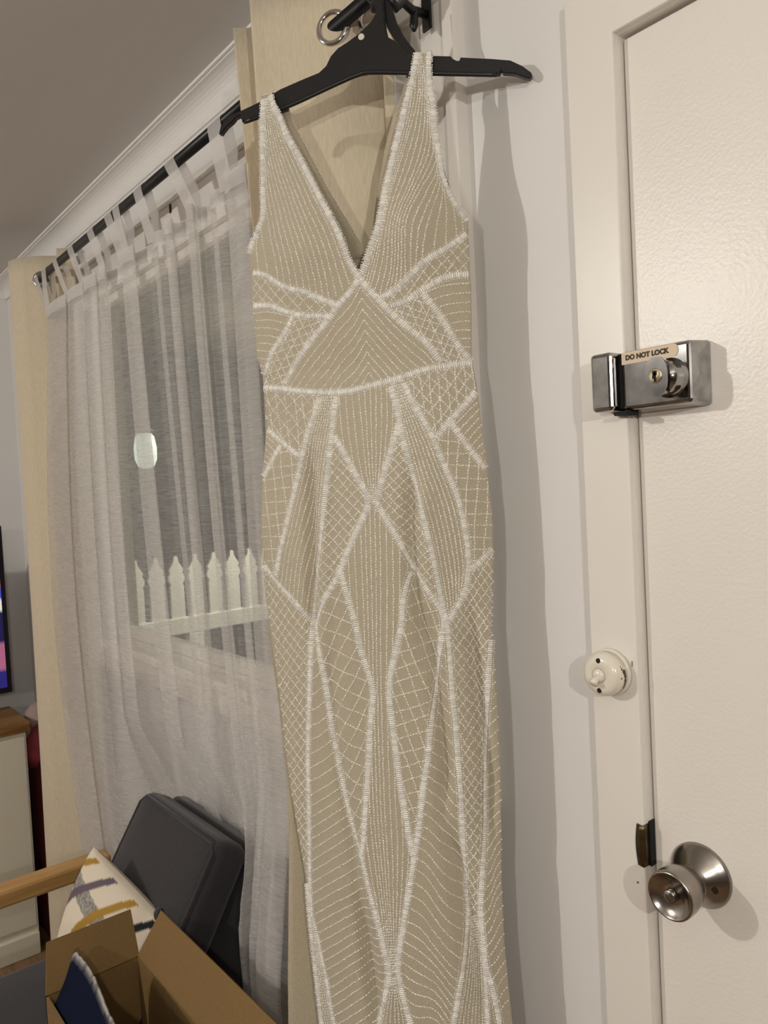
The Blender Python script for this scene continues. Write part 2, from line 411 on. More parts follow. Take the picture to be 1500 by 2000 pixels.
# --- round porcelain light switch on the architrave
sw_c = (-.5495, -.0138, 1.290)
M_PORC = mat('old_white_enamel', (.76, .71, .61), rough=.2, coat=.3)
nt = M_PORC.node_tree
sw = empty('light_switch', sw_c, 'old round cream toggle light switch with chipped paint on the door frame', 'light switch')
V, F = lathe(sw_c, (0, -1, 0), [(.0285, 0), (.0285, .004), (.0275, .0055)], 48); pym('base_plate', V, F, M_PORC, sw, True)
V, F = lathe(sw_c, (0, -1, 0), [(.0262, .005), (.0262, .016), (.0250, .0205), (.0225, .0238), (.0185, .0254), (.0098, .0262), (.0092, .0256), (.0088, .0245)], 56); cov = pym('cover', V, F, M_PORC, sw, True)
V, F = lathe(sw_c, (0, -1, 0), [(.0086, .0235), (.0082, .0268), (.0058, .0288), (.002, .0295)], 28); pym('dolly_seat', V, F, M_PORC, sw, True)
c = Vector(sw_c)
V, F = tube([c + Vector((0, -.026, -.001)), c + Vector((-.0012, -.031, -.005)), c + Vector((-.0016, -.035, -.0085))], [.0030, .0042, .0052], 14); pym('toggle', V, F, M_PORC, sw, True)
for dz in (.0178, -.0178):
    V, F = lathe(c + Vector((0, -.0245, dz)), (0, -1, 0), [(.0030, 0), (.0030, .0013)], 16); pym('screw_hole', V, F, M_BLACK, sw)
M_CHIP = mat('bare_bakelite', (.06, .028, .016), rough=.5)
random.seed(4)
for (a0, d0, s) in ((12, .012, .0044), (2, .0108, .0034), (-8, .010, .0032), (-19, .0095, .0028), (-28, .009, .0022), (-34, .0085, .0016), (20, .0145, .0022), (-2, .0175, .0016), (28, .0150, .0012), (-12, .0085, .0018)):
    a = math.radians(a0); V = []; n = 9
    for k in range(n):
        b = 2 * PI * k / n; rr = s * random.uniform(.55, 1.15)
        aa = a + rr * math.cos(b) / .0262; dd = d0 + rr * .75 * math.sin(b)
        V.append((c.x + .02632 * math.cos(aa), c.y - dd, c.z + .02632 * math.sin(aa)))
    pym('paint_chip', V, [tuple(range(n))], M_CHIP, sw)
# tiny chips on the frame and wall marks
boxes('paint_nick', M_CHIP, [(-.5205, -.5198, -.0143, -.0138, 1.3005, 1.307), (-.5255, -.5238, -.0143, -.0138, 1.0385, 1.0405)], arch_d)
# ================================================================ curtain rod
M_ROD = mat('black_metal', (.010, .010, .011), rough=.38, metal=.3)
RY, RZ, RR = -.10, 2.204, .0105
rod = empty('curtain_rod', (-1.65, RY, RZ), 'black metal curtain rod on wall brackets above the window', 'curtain rod')
V, F = tube([(-2.62, RY, RZ), (-.785, RY, RZ)], RR, 20); pym('pole', V, F, M_ROD, rod, True)
for x, s in ((-.785, 1), (-2.62, -1)):
    V, F = lathe((x, RY, RZ), (s, 0, 0), [(.0125, -.012), (.0135, 0), (.0135, .014), (.009, .019)], 20); pym('finial', V, F, M_ROD, rod, True)
for x in (-.803, -2.60):
    yw = -.0225 if x > -1 else -.0005
    b_ = box('bracket', M_ROD, x - .009, x + .009, yw - .004, yw, 2.168, 2.222, rod, bevel=.0015)
    V, F = tube([(x, yw - .002, 2.190), (x, yw - .030, 2.187), (x + .001, RY + .030, 2.192), (x + .002, RY + .017, 2.178), (x + .002, RY, 2.189)], .0062, 10); pym('bracket_arm', V, F, M_ROD, b_, True)
    V, F = tube([(x + .002, RY + .017 * math.cos(a), RZ - .002 + .016 * math.sin(a)) for a in [math.radians(t) for t in range(-200, 21, 20)]], .0045, 8); pym('cradle', V, F, M_ROD, b_, True)
    V, F = tube([(x, yw - .026, 2.187), (x, yw - .028, 2.166), (x + .003, yw - .030, 2.158)], [.006, .006, .003], 8); pym('set_screw', V, F, M_ROD, b_, True)

box('wall_lug', M_ROD, -1.704, -1.694, -.016, -.0005, 2.186, 2.206, rod, bevel=.001)
def drape(name, path_fn, z1, z0, nz, mat_, parent, thick=0.0):
    """cloth surface: path_fn(t) -> (n,2) plan curve at drop fraction t"""
    V = []; n = None
    for j in range(nz + 1):
        t = j / nz; z = z1 + (z0 - z1) * t
        P = path_fn(t); n = len(P)
        V += [(p[0], p[1], z) for p in P]
    F = [(j * n + i, j * n + i + 1, (j + 1) * n + i + 1, (j + 1) * n + i) for j in range(nz) for i in range(n - 1)]
    o = pym(name, V, F, mat_, parent, True)
    if thick:
        md = o.modifiers.new('thickness', 'SOLIDIFY'); md.thickness = thick; md.offset = 0
    return o

# ---- cream eyelet curtains
M_CREAM = weave('cream_slub_cloth', (.60, .52, .38), (.66, .575, .43), 260, bump=.25, stretch=(1, 1, .22))
M_RING = mat('chrome_ring', (.62, .60, .58), rough=.12, metal=1.0)
def ring(parent, x, y, z, nrm, r=.0265):
    V, F = lathe((x, y, z), nrm, [(r - .008, -.002), (r - .008, .0025), (r - .0055, .0042), (r - .002, .0036), (r, .001), (r, -.002)], 36, cap=False)
    return pym('eyelet', V, F, M_RING, parent, True)
def cloth_with_hole(): pass

near = empty('eyelet_curtain', (-.98, -.1, 0), 'cream eyelet curtain bunched behind the beaded gown', 'curtain', group='cream eyelet curtains')
near_k = [(-1.120, -.155), (-1.110, -.140), (-1.100, -.126), (-1.085, -.104), (-1.060, -.096), (-1.046, -.122), (-1.041, -.158), (-1.034, -.172), (-1.018, -.160), (-.985, -.140), (-.918, -.104), (-.885, -.070), (-.866, -.046), (-.858, -.046), (-.862, -.060), (-.846, -.052)]
def near_path(t):
    c_ = catmull(near_k, 7); d = c_.copy()
    s = np.linspace(0, 1, len(c_))
    d[:, 1] += .006 * np.sin(s * 9 + t * 5) * t - .012 * t * s
    d[:, 0] += .004 * np.sin(s * 14 + 3 * t) * t + .012 * t * (s - .3) + .17 * t * (1 - s) ** 1.3
    return d
drape('panel', near_path, 2.282, .02, 40, M_CREAM, near, .0018)
nn = Vector((.48, -.88, 0)).normalized()
ring(near, -.918 + nn.x * .002, -.104 + nn.y * .002, RZ - .004, nn)
ring(near, -.918 - nn.x * .004, -.104 - nn.y * .004, RZ - .004, -nn)
ring(near, -.876, -.058, RZ, Vector((.83, -.55, 0)))

far = empty('eyelet_curtain', (-2.5, -.1, 0), 'cream eyelet curtain hanging at the far end of the rod beside the television corner', 'curtain', group='cream eyelet curtains')
far_k = [(-2.585, -.150), (-2.57, -.156), (-2.535, -.150), (-2.505, -.136), (-2.488, -.118), (-2.462, -.090), (-2.445, -.060), (-2.42, -.040), (-2.39, -.046), (-2.372, -.070), (-2.36, -.060), (-2.34, -.03)]
def far_path(t):
    c_ = catmull(far_k, 7); s = np.linspace(0, 1, len(c_)); d = c_.copy()
    d[:, 1] += .006 * np.sin(s * 8 + t * 4) * t; d[:, 0] += -.020 * t * (1 - s) + .006 * np.sin(s * 11 + 2) * t
    return d
drape('panel', far_path, 2.275, .02, 40, M_CREAM, far, .0018)
ring(far, -2.459, -.093, RZ - .002, Vector((.8, -.6, 0)))

# ---- sheer tab-top curtain
def sheer_mat(name, alpha, col=(.86, .83, .81), amp=.16):
    m_ = bpy.data.materials.new(name); m_.use_nodes = True; nt = m_.node_tree; N = nt.nodes.new; Lk = nt.links.new
    nt.nodes.remove(nt.nodes['Principled BSDF'])
    df = N('ShaderNodeBsdfDiffuse'); df.inputs[0].default_value = (*col, 1)
    tl = N('ShaderNodeBsdfTranslucent'); tl.inputs[0].default_value = (*col, 1)
    m1 = N('ShaderNodeMixShader'); m1.inputs[0].default_value = .32
    tr = N('ShaderNodeBsdfTransparent'); m2 = N('ShaderNodeMixShader')
    tc = N('ShaderNodeTexCoord'); mp = N('ShaderNodeMapping'); mp.inputs['Scale'].default_value = (22, 22, 420)
    nz = N('ShaderNodeTexNoise'); nz.inputs['Scale'].default_value = 1.0; nz.inputs['Detail'].default_value = 3; nz.inputs['Roughness'].default_value = .6
    ma = N('ShaderNodeMapRange'); ma.inputs[1].default_value = .3; ma.inputs[2].default_value = .7; ma.inputs[3].default_value = alpha - amp; ma.inputs[4].default_value = min(1, alpha + amp)
    Lk(tc.outputs['Object'], mp.inputs[0]); Lk(mp.outputs[0], nz.inputs['Vector']); Lk(nz.outputs['Fac'], ma.inputs[0])
    Lk(df.outputs[0], m1.inputs[1]); Lk(tl.outputs[0], m1.inputs[2]); Lk(ma.outputs[0], m2.inputs[0]); Lk(tr.outputs[0], m2.inputs[1]); Lk(m1.outputs[0], m2.inputs[2])
    Lk(m2.outputs[0], nt.nodes['Material Output'].inputs[0]); return m_
M_SHEER = sheer_mat('sheer_voile', .35, col=(.80, .775, .755), amp=.10)
M_SHEER2 = sheer_mat('sheer_voile_hem', .70, col=(.82, .80, .785), amp=.05)

sheer = empty('sheer_curtain', (-1.85, -.09, 0), 'white sheer tab-top curtain gathered across the window', 'curtain')
# plan of the pleats along the rod: (x, y); doubled-back knots are overlapping folds
sk = [(-2.48, -.075)]
def zfold(xa, xb):
    sk.extend([(xa - .012, -.088), (xa, -.110), ((xa + xb) / 2, -.118), (xb, -.114), (xb + .003, -.107), ((xa + xb) / 2, -.101), (xa + .008, -.098), (xa + .006, -.091), ((xa + xb) / 2, -.085), (xb + .012, -.080)])
zfold(-2.354, -2.195); zfold(-2.170, -2.050); zfold(-2.036, -1.950); zfold(-1.925, -1.880)
sk.append((-1.82, -.076)); zfold(-1.773, -1.700); sk += [(-1.64, -.078), (-1.612, -.100), (-1.575, -.102), (-1.553, -.082)]
zfold(-1.520, -1.494); sk.append((-1.44, -.080)); zfold(-1.408, -1.398); sk += [(-1.355, -.080), (-1.335, -.102), (-1.305, -.100), (-1.285, -.080)]
zfold(-1.258, -1.185)
SC = catmull(sk, 5); SS = np.clip((SC[:, 0] + 2.48) / 1.31, 0, 1)
def chair_zone(x, z):
    a = np.clip((x + 1.98) / .12, 0, 1) * np.clip((-1.31 - x) / .05, 0, 1)
    return a * np.clip((.98 - z) / .22, 0, 1)
Z1, Z0 = 2.094, .03
def sheer_path(t):
    d = SC.copy(); z = Z1 + (Z0 - Z1) * t
    d[:, 0] += .03 * t * np.clip(SS * 3, 0, 1) + .20 * t ** 1.2 * np.exp(-((SS - .62) / .22) ** 2) + .008 * np.sin(SS * 37 + t * 3.1) * t - .21 * np.sin(min(t * 1.3, 1) * PI) * (1 - SS) ** 3
    d[:, 1] = -.09 + (d[:, 1] + .09) * (1 + .25 * t) + .010 * np.sin(SS * 23 + 2.2 * t) * t
    d[:, 0] += .10 * np.clip(t - .42, 0, 1) * np.clip((SS - .78) / .08, 0, 1)
    d[:, 1] -= .055 * np.clip((.98 - z) / .3, 0, 1) * np.clip((SS - .80) / .04, 0, 1)
    k = chair_zone(d[:, 0], z)
    d[:, 1] = d[:, 1] * (1 - k) + k * (-.020 + (d[:, 1] + .09) * .25)
    return d
drape('panel', sheer_path, Z1, Z0, 46, M_SHEER, sheer)
def hem_path(t):
    d = sheer_path(t * .022).copy(); d[:, 1] -= .0012; return d
drape('hem', hem_path, Z1 + .002, Z1 - .030, 3, M_SHEER2, sheer)
# tabs looped over the rod
for x, w, lean in ((-2.455, .040, .00), (-2.37, .042, .01), (-2.262, .036, .03), (-2.125, .042, .03), (-1.965, .042, .02), (-1.838, .044, .01), (-1.785, .040, .03), (-1.652, .044, .04), (-1.482, .046, .05), (-1.285, .050, .02)):
    i = int(np.argmin(np.abs(SC[:, 0] - (x + lean)))); hx, hy = SC[i]
    prof_ = [(hy - .002, Z1 - .012, 1), ((hy + RY - RR) / 2 - .004, (Z1 + RZ) / 2, .5)]
    for a in range(180, -1, -30):
        prof_.append((RY + (RR + .0015) * math.cos(math.radians(a)) * 1.0, RZ + (RR + .0015) * math.sin(math.radians(a)), 0))
    prof_ = [(RY - (RR + .0015) * -math.cos(math.radians(0)), RZ, 0)] and prof_
    prof_ += [((hy + RY + RR) / 2 + .012, (Z1 + RZ) / 2, .5), (hy + .006, Z1 - .012, 1)]
    V = []; F = []
    for y, z, l in prof_:
        V += [(x - w / 2 + lean * l, y, z), (x + w / 2 + lean * l * .9, y, z)]
    n = len(prof_); F = [(2 * k, 2 * k + 1, 2 * k + 3, 2 * k + 2) for k in range(n - 1)]
    pym('tab', V, F, M_SHEER2, sheer, True)
# the hanging end of a second sheer beyond the cream curtain
sh2 = empty('sheer_curtain', (-.86, -.07, 0), 'narrow end of white sheer showing at the right edge of the cream curtain', 'curtain')
k2 = [(-.93, -.055), (-.90, -.038), (-.875, -.036), (-.852, -.045), (-.838, -.060), (-.832, -.046), (-.85, -.034)]
def p2(t):
    d = catmull(k2, 6); s = np.linspace(0, 1, len(d)); d[:, 1] += .004 * np.sin(s * 9 + 4 * t) * t; d[:, 0] -= .01 * t; return d
drape('panel', p2, 2.150, .03, 24, M_SHEER2, sh2)
# ================================================================ the gown: cutting pattern in millimetres (u across, v down from the hanger tips)
TRIMS={'strap_l':[(-143.7,-29.1),(-147.2,2),(-149.7,43),(-151.9,98.4),(-153.3,128.5),(-163.1,147.9),(-173.8,167.3),(-176.7,176.7)],
 'neck_l':[(-132.5,-32.1),(-130.1,-19.1),(-122.3,-3.6),(-111.1,26.1),(-95.7,55.5),(-80.3,86.2),(-63.1,120.9),(-44.8,157.1),(-32,187.4),(-23,216.3),(-13,234.5),(-8.8,241.4),(9.7,264.4),(23.9,281.1),(44.2,302.1),(66.9,323),(86.6,350.2)],
 'neck_r':[(72.3,-50),(67.4,-29.6),(61,-6.1),(52,22.9),(41,63.4),(38.5,76.2),(30.5,119.1),(23.7,152.6),(16.5,178.9),(5.6,203.3),(-7,228.8),(-23.4,250.7),(-43.8,267.8),(-59.8,285.7),(-81.6,305),(-110,333.3),(-131.3,360.4)],
 'strap_r':[(87.4,-47.8),(85.6,-22.7),(86.6,-3),(89.4,22.1),(91.1,56.5),(94.1,82.1),(96.3,105.4),(101.1,123),(108.1,142.7),(117.9,159.7),(126.1,172.2)],
 'under_l':[(-173,201.8),(-152,211.2),(-131.8,225.4),(-115.7,235.9),(-90.4,244.6),(-71.4,254.9),(-43.8,267.8)],
 'rib_l':[(-176,247.1),(-147,253.3),(-125.2,263.4),(-109.3,269.9),(-86.5,276.5),(-57.1,280.1)],
 'diag_l':[(-109.5,271.3),(-124.8,292.6),(-147.5,314.7),(-165.2,344.3)],
 'under_r':[(124.2,188.7),(111.7,199.1),(92.8,212.2),(73.5,223.1),(51,242.5),(30.2,257.9),(11.7,264.6)],
 'rib_r':[(124.8,240.4),(109.4,241.2),(92.4,245.5),(75.6,254.5),(64.4,260.3),(44.3,271.8),(26.3,275.5)],
 'diag_r':[(67.5,262.4),(80.4,280.4),(93.7,302.3),(103.4,322.2),(112.7,338.3),(122.8,351.8)],
 'waist':[(-167.7,361.1),(-135.2,366.9),(-102.4,373.9),(-61.3,379.3),(-32.4,379),(-4.4,374.6),(18.3,371),(40.5,365.9),(63,359.4),(84.4,356.7),(105.6,354.4),(123.9,353.8)],
 'fan_lo':[(-78.6,384.5),(-86.2,404.4),(-98.1,431.6),(-107.1,460),(-116.4,492.6),(-127.1,523.4),(-137.3,552.5),(-149.1,584.1),(-161.9,624.4)],
 'thigh_l':[(-183,609.8),(-162.6,631.6),(-132.4,657.1),(-108.7,684.1)],
 'fan_li':[(-54.1,385.3),(-57.7,406.8),(-62,434.4),(-67.9,476.7),(-72.6,511.6),(-80,558.1),(-87.1,596.4),(-98.5,638.2),(-106.5,684.4),(-108.6,703.4),(-113.3,758.5),(-119,808.4),(-126.5,884.3),(-129.2,939.5),(-134.1,1000.5),(-138,1053.6),(-139.2,1106.3),(-130.9,1136.2),(-125.6,1165.1),(-117.9,1200),(-113.3,1236.4),(-107.6,1258.6)],
 'dia_l':[(-58.4,437.3),(-46,459.1),(-32.9,485.4),(-21.3,506.7),(-13.7,525.1),(-15.4,531.7),(-28.2,555.2),(-41.3,580.3),(-52.4,603.6),(-58.4,617.8),(-72.5,638.7),(-91.3,670.6),(-101.6,690.1),(-99.4,709.4),(-94.3,739.6),(-89.4,781.3),(-85.4,830.7),(-80.4,867.3),(-75.5,898.7),(-70.4,927.1),(-62.2,961.5),(-52.3,994.7),(-45.9,1024.1),(-37,1060.5),(-28.2,1094.4),(-22.6,1124.6),(-18.8,1143.1),(-19.5,1160.2),(-26.4,1186.1),(-42.7,1241.1)],
 'dia_r':[(28.9,426.5),(23.6,447.4),(13.1,473.9),(5.3,496.7),(-4.1,525.5),(-2.3,532.3),(7.8,550),(20.9,573),(30.2,595),(37.1,612.1),(49.2,630.3),(63,652.5),(71.9,670),(75,685.4),(70.8,712.2),(62.1,757.7),(56.4,792),(51.4,825),(46.7,859.5),(39.8,894.5),(34.1,929.7),(30.2,956.8),(22.3,994.5),(16.8,1023.4),(8.9,1059.4),(2.5,1090.8),(-3.9,1122.3),(-7.2,1148.5),(-4.6,1167.7),(-0.3,1191.5),(8.3,1226)],
 'fan_ri':[(20.2,377.8),(27.5,405.8),(33.2,438.7),(38.7,466.1),(45.4,498.9),(52.5,528.9),(58.5,558.6),(64.1,588.5),(68.6,621.3),(73.1,656.2),(78.1,683.8),(79.2,702.5),(80.5,731.8),(81.5,778),(83.9,825.1),(85.1,871.3),(85.8,906.8),(85.8,945.2),(85.9,978.4),(85.4,1030.4),(84.9,1079),(80.4,1123.8),(74.4,1160.2),(67.4,1195.6),(62.3,1223.1)],
 'fan_ro':[(37.7,374.4),(45.7,395.6),(61.1,424.5),(73.1,450.2),(81,473),(91.3,501.3),(99.1,524.8),(104.3,550.2),(107.6,577.5),(109.2,612.1),(102.4,648.3),(89.9,670.9),(79.8,688)],
 'thigh_r':[(110,620.2),(125.6,608.7),(138.7,595.1)],
 'hip_l1':[(-165.2,420.3),(-142.3,437.9),(-110.2,461.8)],
 'hip_l2':[(-142.4,443.5),(-158.9,463.5),(-175.3,484.7)],
 'hip_r1':[(127,390.5),(111.9,408.5),(94.2,426.9),(76.9,449.1)],
 'hip_r2':[(95.4,428.3),(108.4,452),(122.5,473.2),(134.9,491)],
 'petal_l':[(-57,618.5),(-50.1,645.8),(-44.4,669.6),(-38.8,695.5),(-36,718.7),(-27.8,746.7),(-21.8,775.4),(-26.4,806.3),(-30.2,837.2),(-33.5,873),(-38.1,908.8),(-43,955.4),(-47.1,985.5),(-53.1,1002.3)],
 'petal_r':[(35.1,619.9),(30.3,633.7),(23.6,663.1),(20.9,688.5),(12.4,720.7),(3.2,751.2),(-0.2,775),(0.3,802.9),(3.3,838.1),(6.3,876),(9.4,908.6),(14.5,945.8),(16.7,968.8),(21.7,992.4)],
 'side_r':[(131.6,713.2),(127.3,759.3),(122.9,806.5),(118.2,856.2),(114.4,905.1),(112.4,954.7),(110.8,983.2),(107.3,1025.8),(104.1,1066.3),(104.7,1105.1),(107.6,1145.3),(113.2,1168.9),(118.6,1206),(121.2,1231.3)],
 'side_r2':[(104.5,1083.9),(105.5,1132.6),(105.9,1181.6),(105.8,1228.7)],
 'hem_l':[(-144.4,1062.5),(-143,1117.9),(-139.5,1177),(-136,1236.2),(-133.5,1273.3)]}
PANELS={'cup_l':[(-145.8,-32.2),(-150.4,42.9),(-154,126.3),(-174.6,167.2),(-176.1,178.9),(-173,201.8),(-131.8,225.4),(-115.7,235.9),(-90.4,244.6),(-71.4,254.9),(-43.8,267.8),(-23.4,250.7),(-13,234.5),(-23,216.3),(-32,187.4),(-44.8,157.1),(-63.1,120.9),(-80.3,86.2),(-95.7,55.5),(-111.1,26.1),(-122.3,-3.6),(-130.1,-19.1),(-130.9,-31.7)],
 'cup_r':[(70.3,-50.3),(67.4,-29.6),(61,-6.1),(52,22.9),(41,63.4),(30.5,119.1),(23.7,152.6),(16.5,178.9),(5.6,203.3),(-10.3,234.8),(11.7,264.6),(30.2,257.9),(51,242.5),(73.5,223.1),(92.8,212.2),(111.7,199.1),(125.4,188.6),(127.3,173.6),(117.9,159.7),(108.1,142.7),(101.1,123),(94.1,82.1),(91.1,56.5),(89.4,22.1),(86.6,-3),(88.7,-47.7)],
 'chevron':[(-11.9,237.8),(9.7,264.4),(23.9,281.1),(44.2,302.1),(66.9,323),(86.6,350.2),(89.6,355.6),(63,359.4),(18.3,371),(-4.4,374.6),(-32.4,379),(-61.3,379.3),(-102.4,373.9),(-131.8,367.3),(-131.3,360.4),(-110,333.3),(-81.6,305),(-59.8,285.7),(-43.8,267.8),(-23.4,250.7)],
 'net_l1':[(-174.5,201.6),(-131.8,225.4),(-115.7,235.9),(-90.4,244.6),(-71.4,254.9),(-45.9,267.6),(-57.1,280.1),(-86.5,276.5),(-109.3,269.9),(-125.2,263.4),(-147,253.3),(-176.8,247)],
 'net_l2':[(-109.5,271.3),(-59.4,281.1),(-59.8,285.7),(-81.6,305),(-110,333.3),(-133.3,363.6),(-167.7,361.1),(-165.2,344.3),(-147.5,314.7),(-124.8,292.6)],
 'rows_l':[(-176,247.1),(-147,253.3),(-125.2,263.4),(-109.3,269.9),(-124.8,292.6),(-147.5,314.7),(-165.2,344.3),(-168,352.6),(-174.3,318),(-175.6,277.5)],
 'net_r1':[(126,188.5),(111.7,199.1),(92.8,212.2),(73.5,223.1),(51,242.5),(30.2,257.9),(13.1,264.7),(26.2,276.8),(44.3,271.8),(64.4,260.3),(75.6,254.5),(92.4,245.5),(109.4,241.2),(125.4,240.4),(126.6,203.5)],
 'net_r2':[(67.5,262.4),(80.4,280.4),(93.7,302.3),(103.4,322.2),(112.7,338.3),(121.5,352.4),(89.6,355.6),(86.6,350.2),(66.9,323),(44.2,302.1),(26,280),(44.3,271.8)],
 'rows_r':[(124.8,240.4),(109.4,241.2),(92.4,245.5),(69.6,259.3),(80.4,280.4),(93.7,302.3),(103.4,322.2),(112.7,338.3),(123.4,352.5),(125.9,299.3),(126.6,255.4)],
 'hipnet_l':[(-166.3,361.9),(-135.2,366.9),(-78.5,378.4),(-86.2,404.4),(-98.1,431.6),(-107.1,460),(-142.3,437.9),(-165.2,420.3),(-167.3,391.7)],
 'hiptri_l':[(-166.8,421.6),(-142.4,440.7),(-158.9,463.5),(-176,482.5),(-170.8,448.5)],
 'hipgrid_l':[(-142.4,443.5),(-110.2,461.8),(-116.4,492.6),(-127.1,523.4),(-137.3,552.5),(-149.1,584.1),(-162.2,627.3),(-183.8,609.8),(-182.1,544.8),(-176.1,484.7),(-158.9,463.5)],
 'fan_l':[(-77,379.2),(-54,381.3),(-57.7,406.8),(-62,434.4),(-67.9,476.7),(-72.6,511.6),(-80,558.1),(-87.1,596.4),(-98.5,638.2),(-106.5,684.4),(-132.4,657.1),(-160.6,631.5),(-149.1,584.1),(-137.3,552.5),(-127.1,523.4),(-116.4,492.6),(-107.1,460),(-98.1,431.6),(-86.2,404.4)],
 'dianet_l':[(-59.9,437.2),(-46,459.1),(-32.9,485.4),(-21.3,506.7),(-13.7,525.8),(-28.2,555.2),(-41.3,580.3),(-52.4,603.6),(-58.4,617.8),(-72.5,638.7),(-91.3,670.6),(-104,686.7),(-98.5,638.2),(-87.1,596.4),(-80,558.1),(-72.6,511.6),(-67.9,476.7)],
 'centre_top':[(-52.6,380.7),(-32.4,379),(-4.4,374.6),(21.7,371.9),(27.5,405.8),(28.9,426.5),(23.6,447.4),(13.1,473.9),(5.3,496.7),(-4.1,525.5),(-13.7,525.1),(-21.3,506.7),(-32.9,485.4),(-46,459.1),(-58.4,437.3),(-57.7,406.8)],
 'dianet_r':[(28.9,426.5),(23.6,447.4),(13.1,473.9),(5.3,496.7),(-3.5,527.5),(7.8,550),(20.9,573),(30.2,595),(37.1,612.1),(49.2,630.3),(63,652.5),(73,674),(73.1,656.2),(68.6,621.3),(64.1,588.5),(58.5,558.6),(52.5,528.9),(45.4,498.9),(38.7,466.1),(33.2,438.7)],
 'fan_r':[(21.6,373.3),(37.8,369.1),(45.7,395.6),(61.1,424.5),(73.1,450.2),(81,473),(91.3,501.3),(99.1,524.8),(104.3,550.2),(107.6,577.5),(109.2,612.1),(102.4,648.3),(89.9,670.9),(79.3,685.3),(73.1,656.2),(68.6,621.3),(64.1,588.5),(58.5,558.6),(52.5,528.9),(45.4,498.9),(38.7,466.1),(33.2,438.7),(27.5,405.8)],
 'hipnet_r':[(39.2,367.9),(84.4,356.7),(123.2,355.1),(127,390.5),(111.9,408.5),(94.2,426.9),(76.9,449.1),(73.1,450.2),(61.1,424.5),(45.7,395.6)],
 'hiptri_r':[(127.5,392.5),(132.5,441.1),(136.2,488.4),(122.5,473.2),(108.4,452),(96,428.3),(111.9,408.5)],
 'hipgrid_r':[(95.4,429.6),(108.4,452),(122.5,473.2),(136,492.4),(139,527.1),(139.3,593.8),(125.6,608.7),(110,620.2),(109.2,612.1),(107.6,577.5),(104.3,550.2),(99.1,524.8),(91.3,501.3),(81,473),(75.5,452.3)],
 'centre_low':[(-9.1,529.3),(-2.3,532.3),(7.8,550),(20.9,573),(30.2,595),(35.9,613.3),(30.3,633.7),(23.6,663.1),(20.9,688.5),(12.4,720.7),(3.2,751.2),(-0.2,775),(0.3,802.9),(3.3,838.1),(6.3,876),(9.4,908.6),(14.5,945.8),(16.7,968.8),(22.3,994.5),(16.8,1023.4),(8.9,1059.4),(2.5,1090.8),(-3.9,1122.3),(-7.2,1148.5),(-13.3,1154.4),(-18.8,1143.1),(-22.6,1124.6),(-28.2,1094.4),(-37,1060.5),(-45.9,1024.1),(-52.9,1000.8),(-47.1,985.5),(-43,955.4),(-38.1,908.8),(-33.5,873),(-30.2,837.2),(-26.4,806.3),(-21.8,775.4),(-27.8,746.7),(-36,718.7),(-38.8,695.5),(-44.4,669.6),(-50.1,645.8),(-56.9,617.1),(-52.4,603.6),(-41.3,580.3),(-28.2,555.2),(-15.4,531.7)],
 'petnet_l':[(-57.1,619.9),(-50.1,645.8),(-44.4,669.6),(-38.8,695.5),(-36,718.7),(-27.8,746.7),(-21.8,775.4),(-26.4,806.3),(-30.2,837.2),(-33.5,873),(-38.1,908.8),(-43,955.4),(-52.8,999.3),(-62.2,961.5),(-70.4,927.1),(-75.5,898.7),(-80.4,867.3),(-85.4,830.7),(-89.4,781.3),(-94.3,739.6),(-99.4,709.4),(-100.7,688.6),(-72.5,640)],
 'petnet_r':[(35,621.2),(49.2,630.3),(63,652.5),(71.9,670),(75,685.4),(70.8,712.2),(62.1,757.7),(56.4,792),(51.4,825),(46.7,859.5),(39.8,894.5),(34.1,929.7),(30.2,956.8),(21.7,992.4),(16.7,968.8),(14.5,945.8),(9.4,908.6),(6.3,876),(3.3,838.1),(0.3,802.9),(-0.2,775),(3.2,751.2),(12.4,720.7),(20.9,688.5),(23.6,663.1),(30.3,633.7)],
 'stripe_l':[(-106.6,696.8),(-101.4,703.6),(-94.3,739.6),(-89.4,781.3),(-85.4,830.7),(-80.4,867.3),(-75.5,898.7),(-70.4,927.1),(-62.2,961.5),(-52.3,994.7),(-45.9,1024.1),(-37,1060.5),(-28.2,1094.4),(-22.6,1124.6),(-19.1,1150.6),(-26.4,1186.1),(-42.7,1241.1),(-107.6,1258.6),(-113.3,1236.4),(-117.9,1200),(-125.6,1165.1),(-130.9,1136.2),(-139.2,1106.3),(-138,1053.6),(-134.1,1000.5),(-129.2,939.5),(-126.5,884.3),(-119,808.4),(-113.3,758.5)],
 'stripe_r':[(76,692.1),(79.2,702.5),(80.5,731.8),(81.5,778),(83.9,825.1),(85.1,871.3),(85.8,906.8),(85.8,945.2),(85.9,978.4),(85.4,1030.4),(84.9,1079),(80.4,1123.8),(74.4,1160.2),(67.4,1195.6),(62.3,1223.1),(8.3,1226),(-0.3,1191.5),(-4.6,1167.7),(-7.2,1148.5),(-3.9,1122.3),(2.5,1090.8),(8.9,1059.4),(16.8,1023.4),(22.3,994.5),(30.2,956.8),(34.1,929.7),(39.8,894.5),(46.7,859.5),(51.4,825),(56.4,792),(62.1,757.7),(70.8,712.2)],
 'sidenet_l':[(-183.8,609.8),(-160.8,633),(-132.4,657.1),(-108.7,685.4),(-108.6,703.4),(-113.3,758.5),(-119,808.4),(-126.5,884.3),(-129.2,939.5),(-139.4,1057.1),(-144,1055.8),(-151.8,1005.4),(-156.7,957),(-160.5,930),(-166,866.3),(-169.2,803.4),(-173.9,714.5),(-182.8,644.6)],
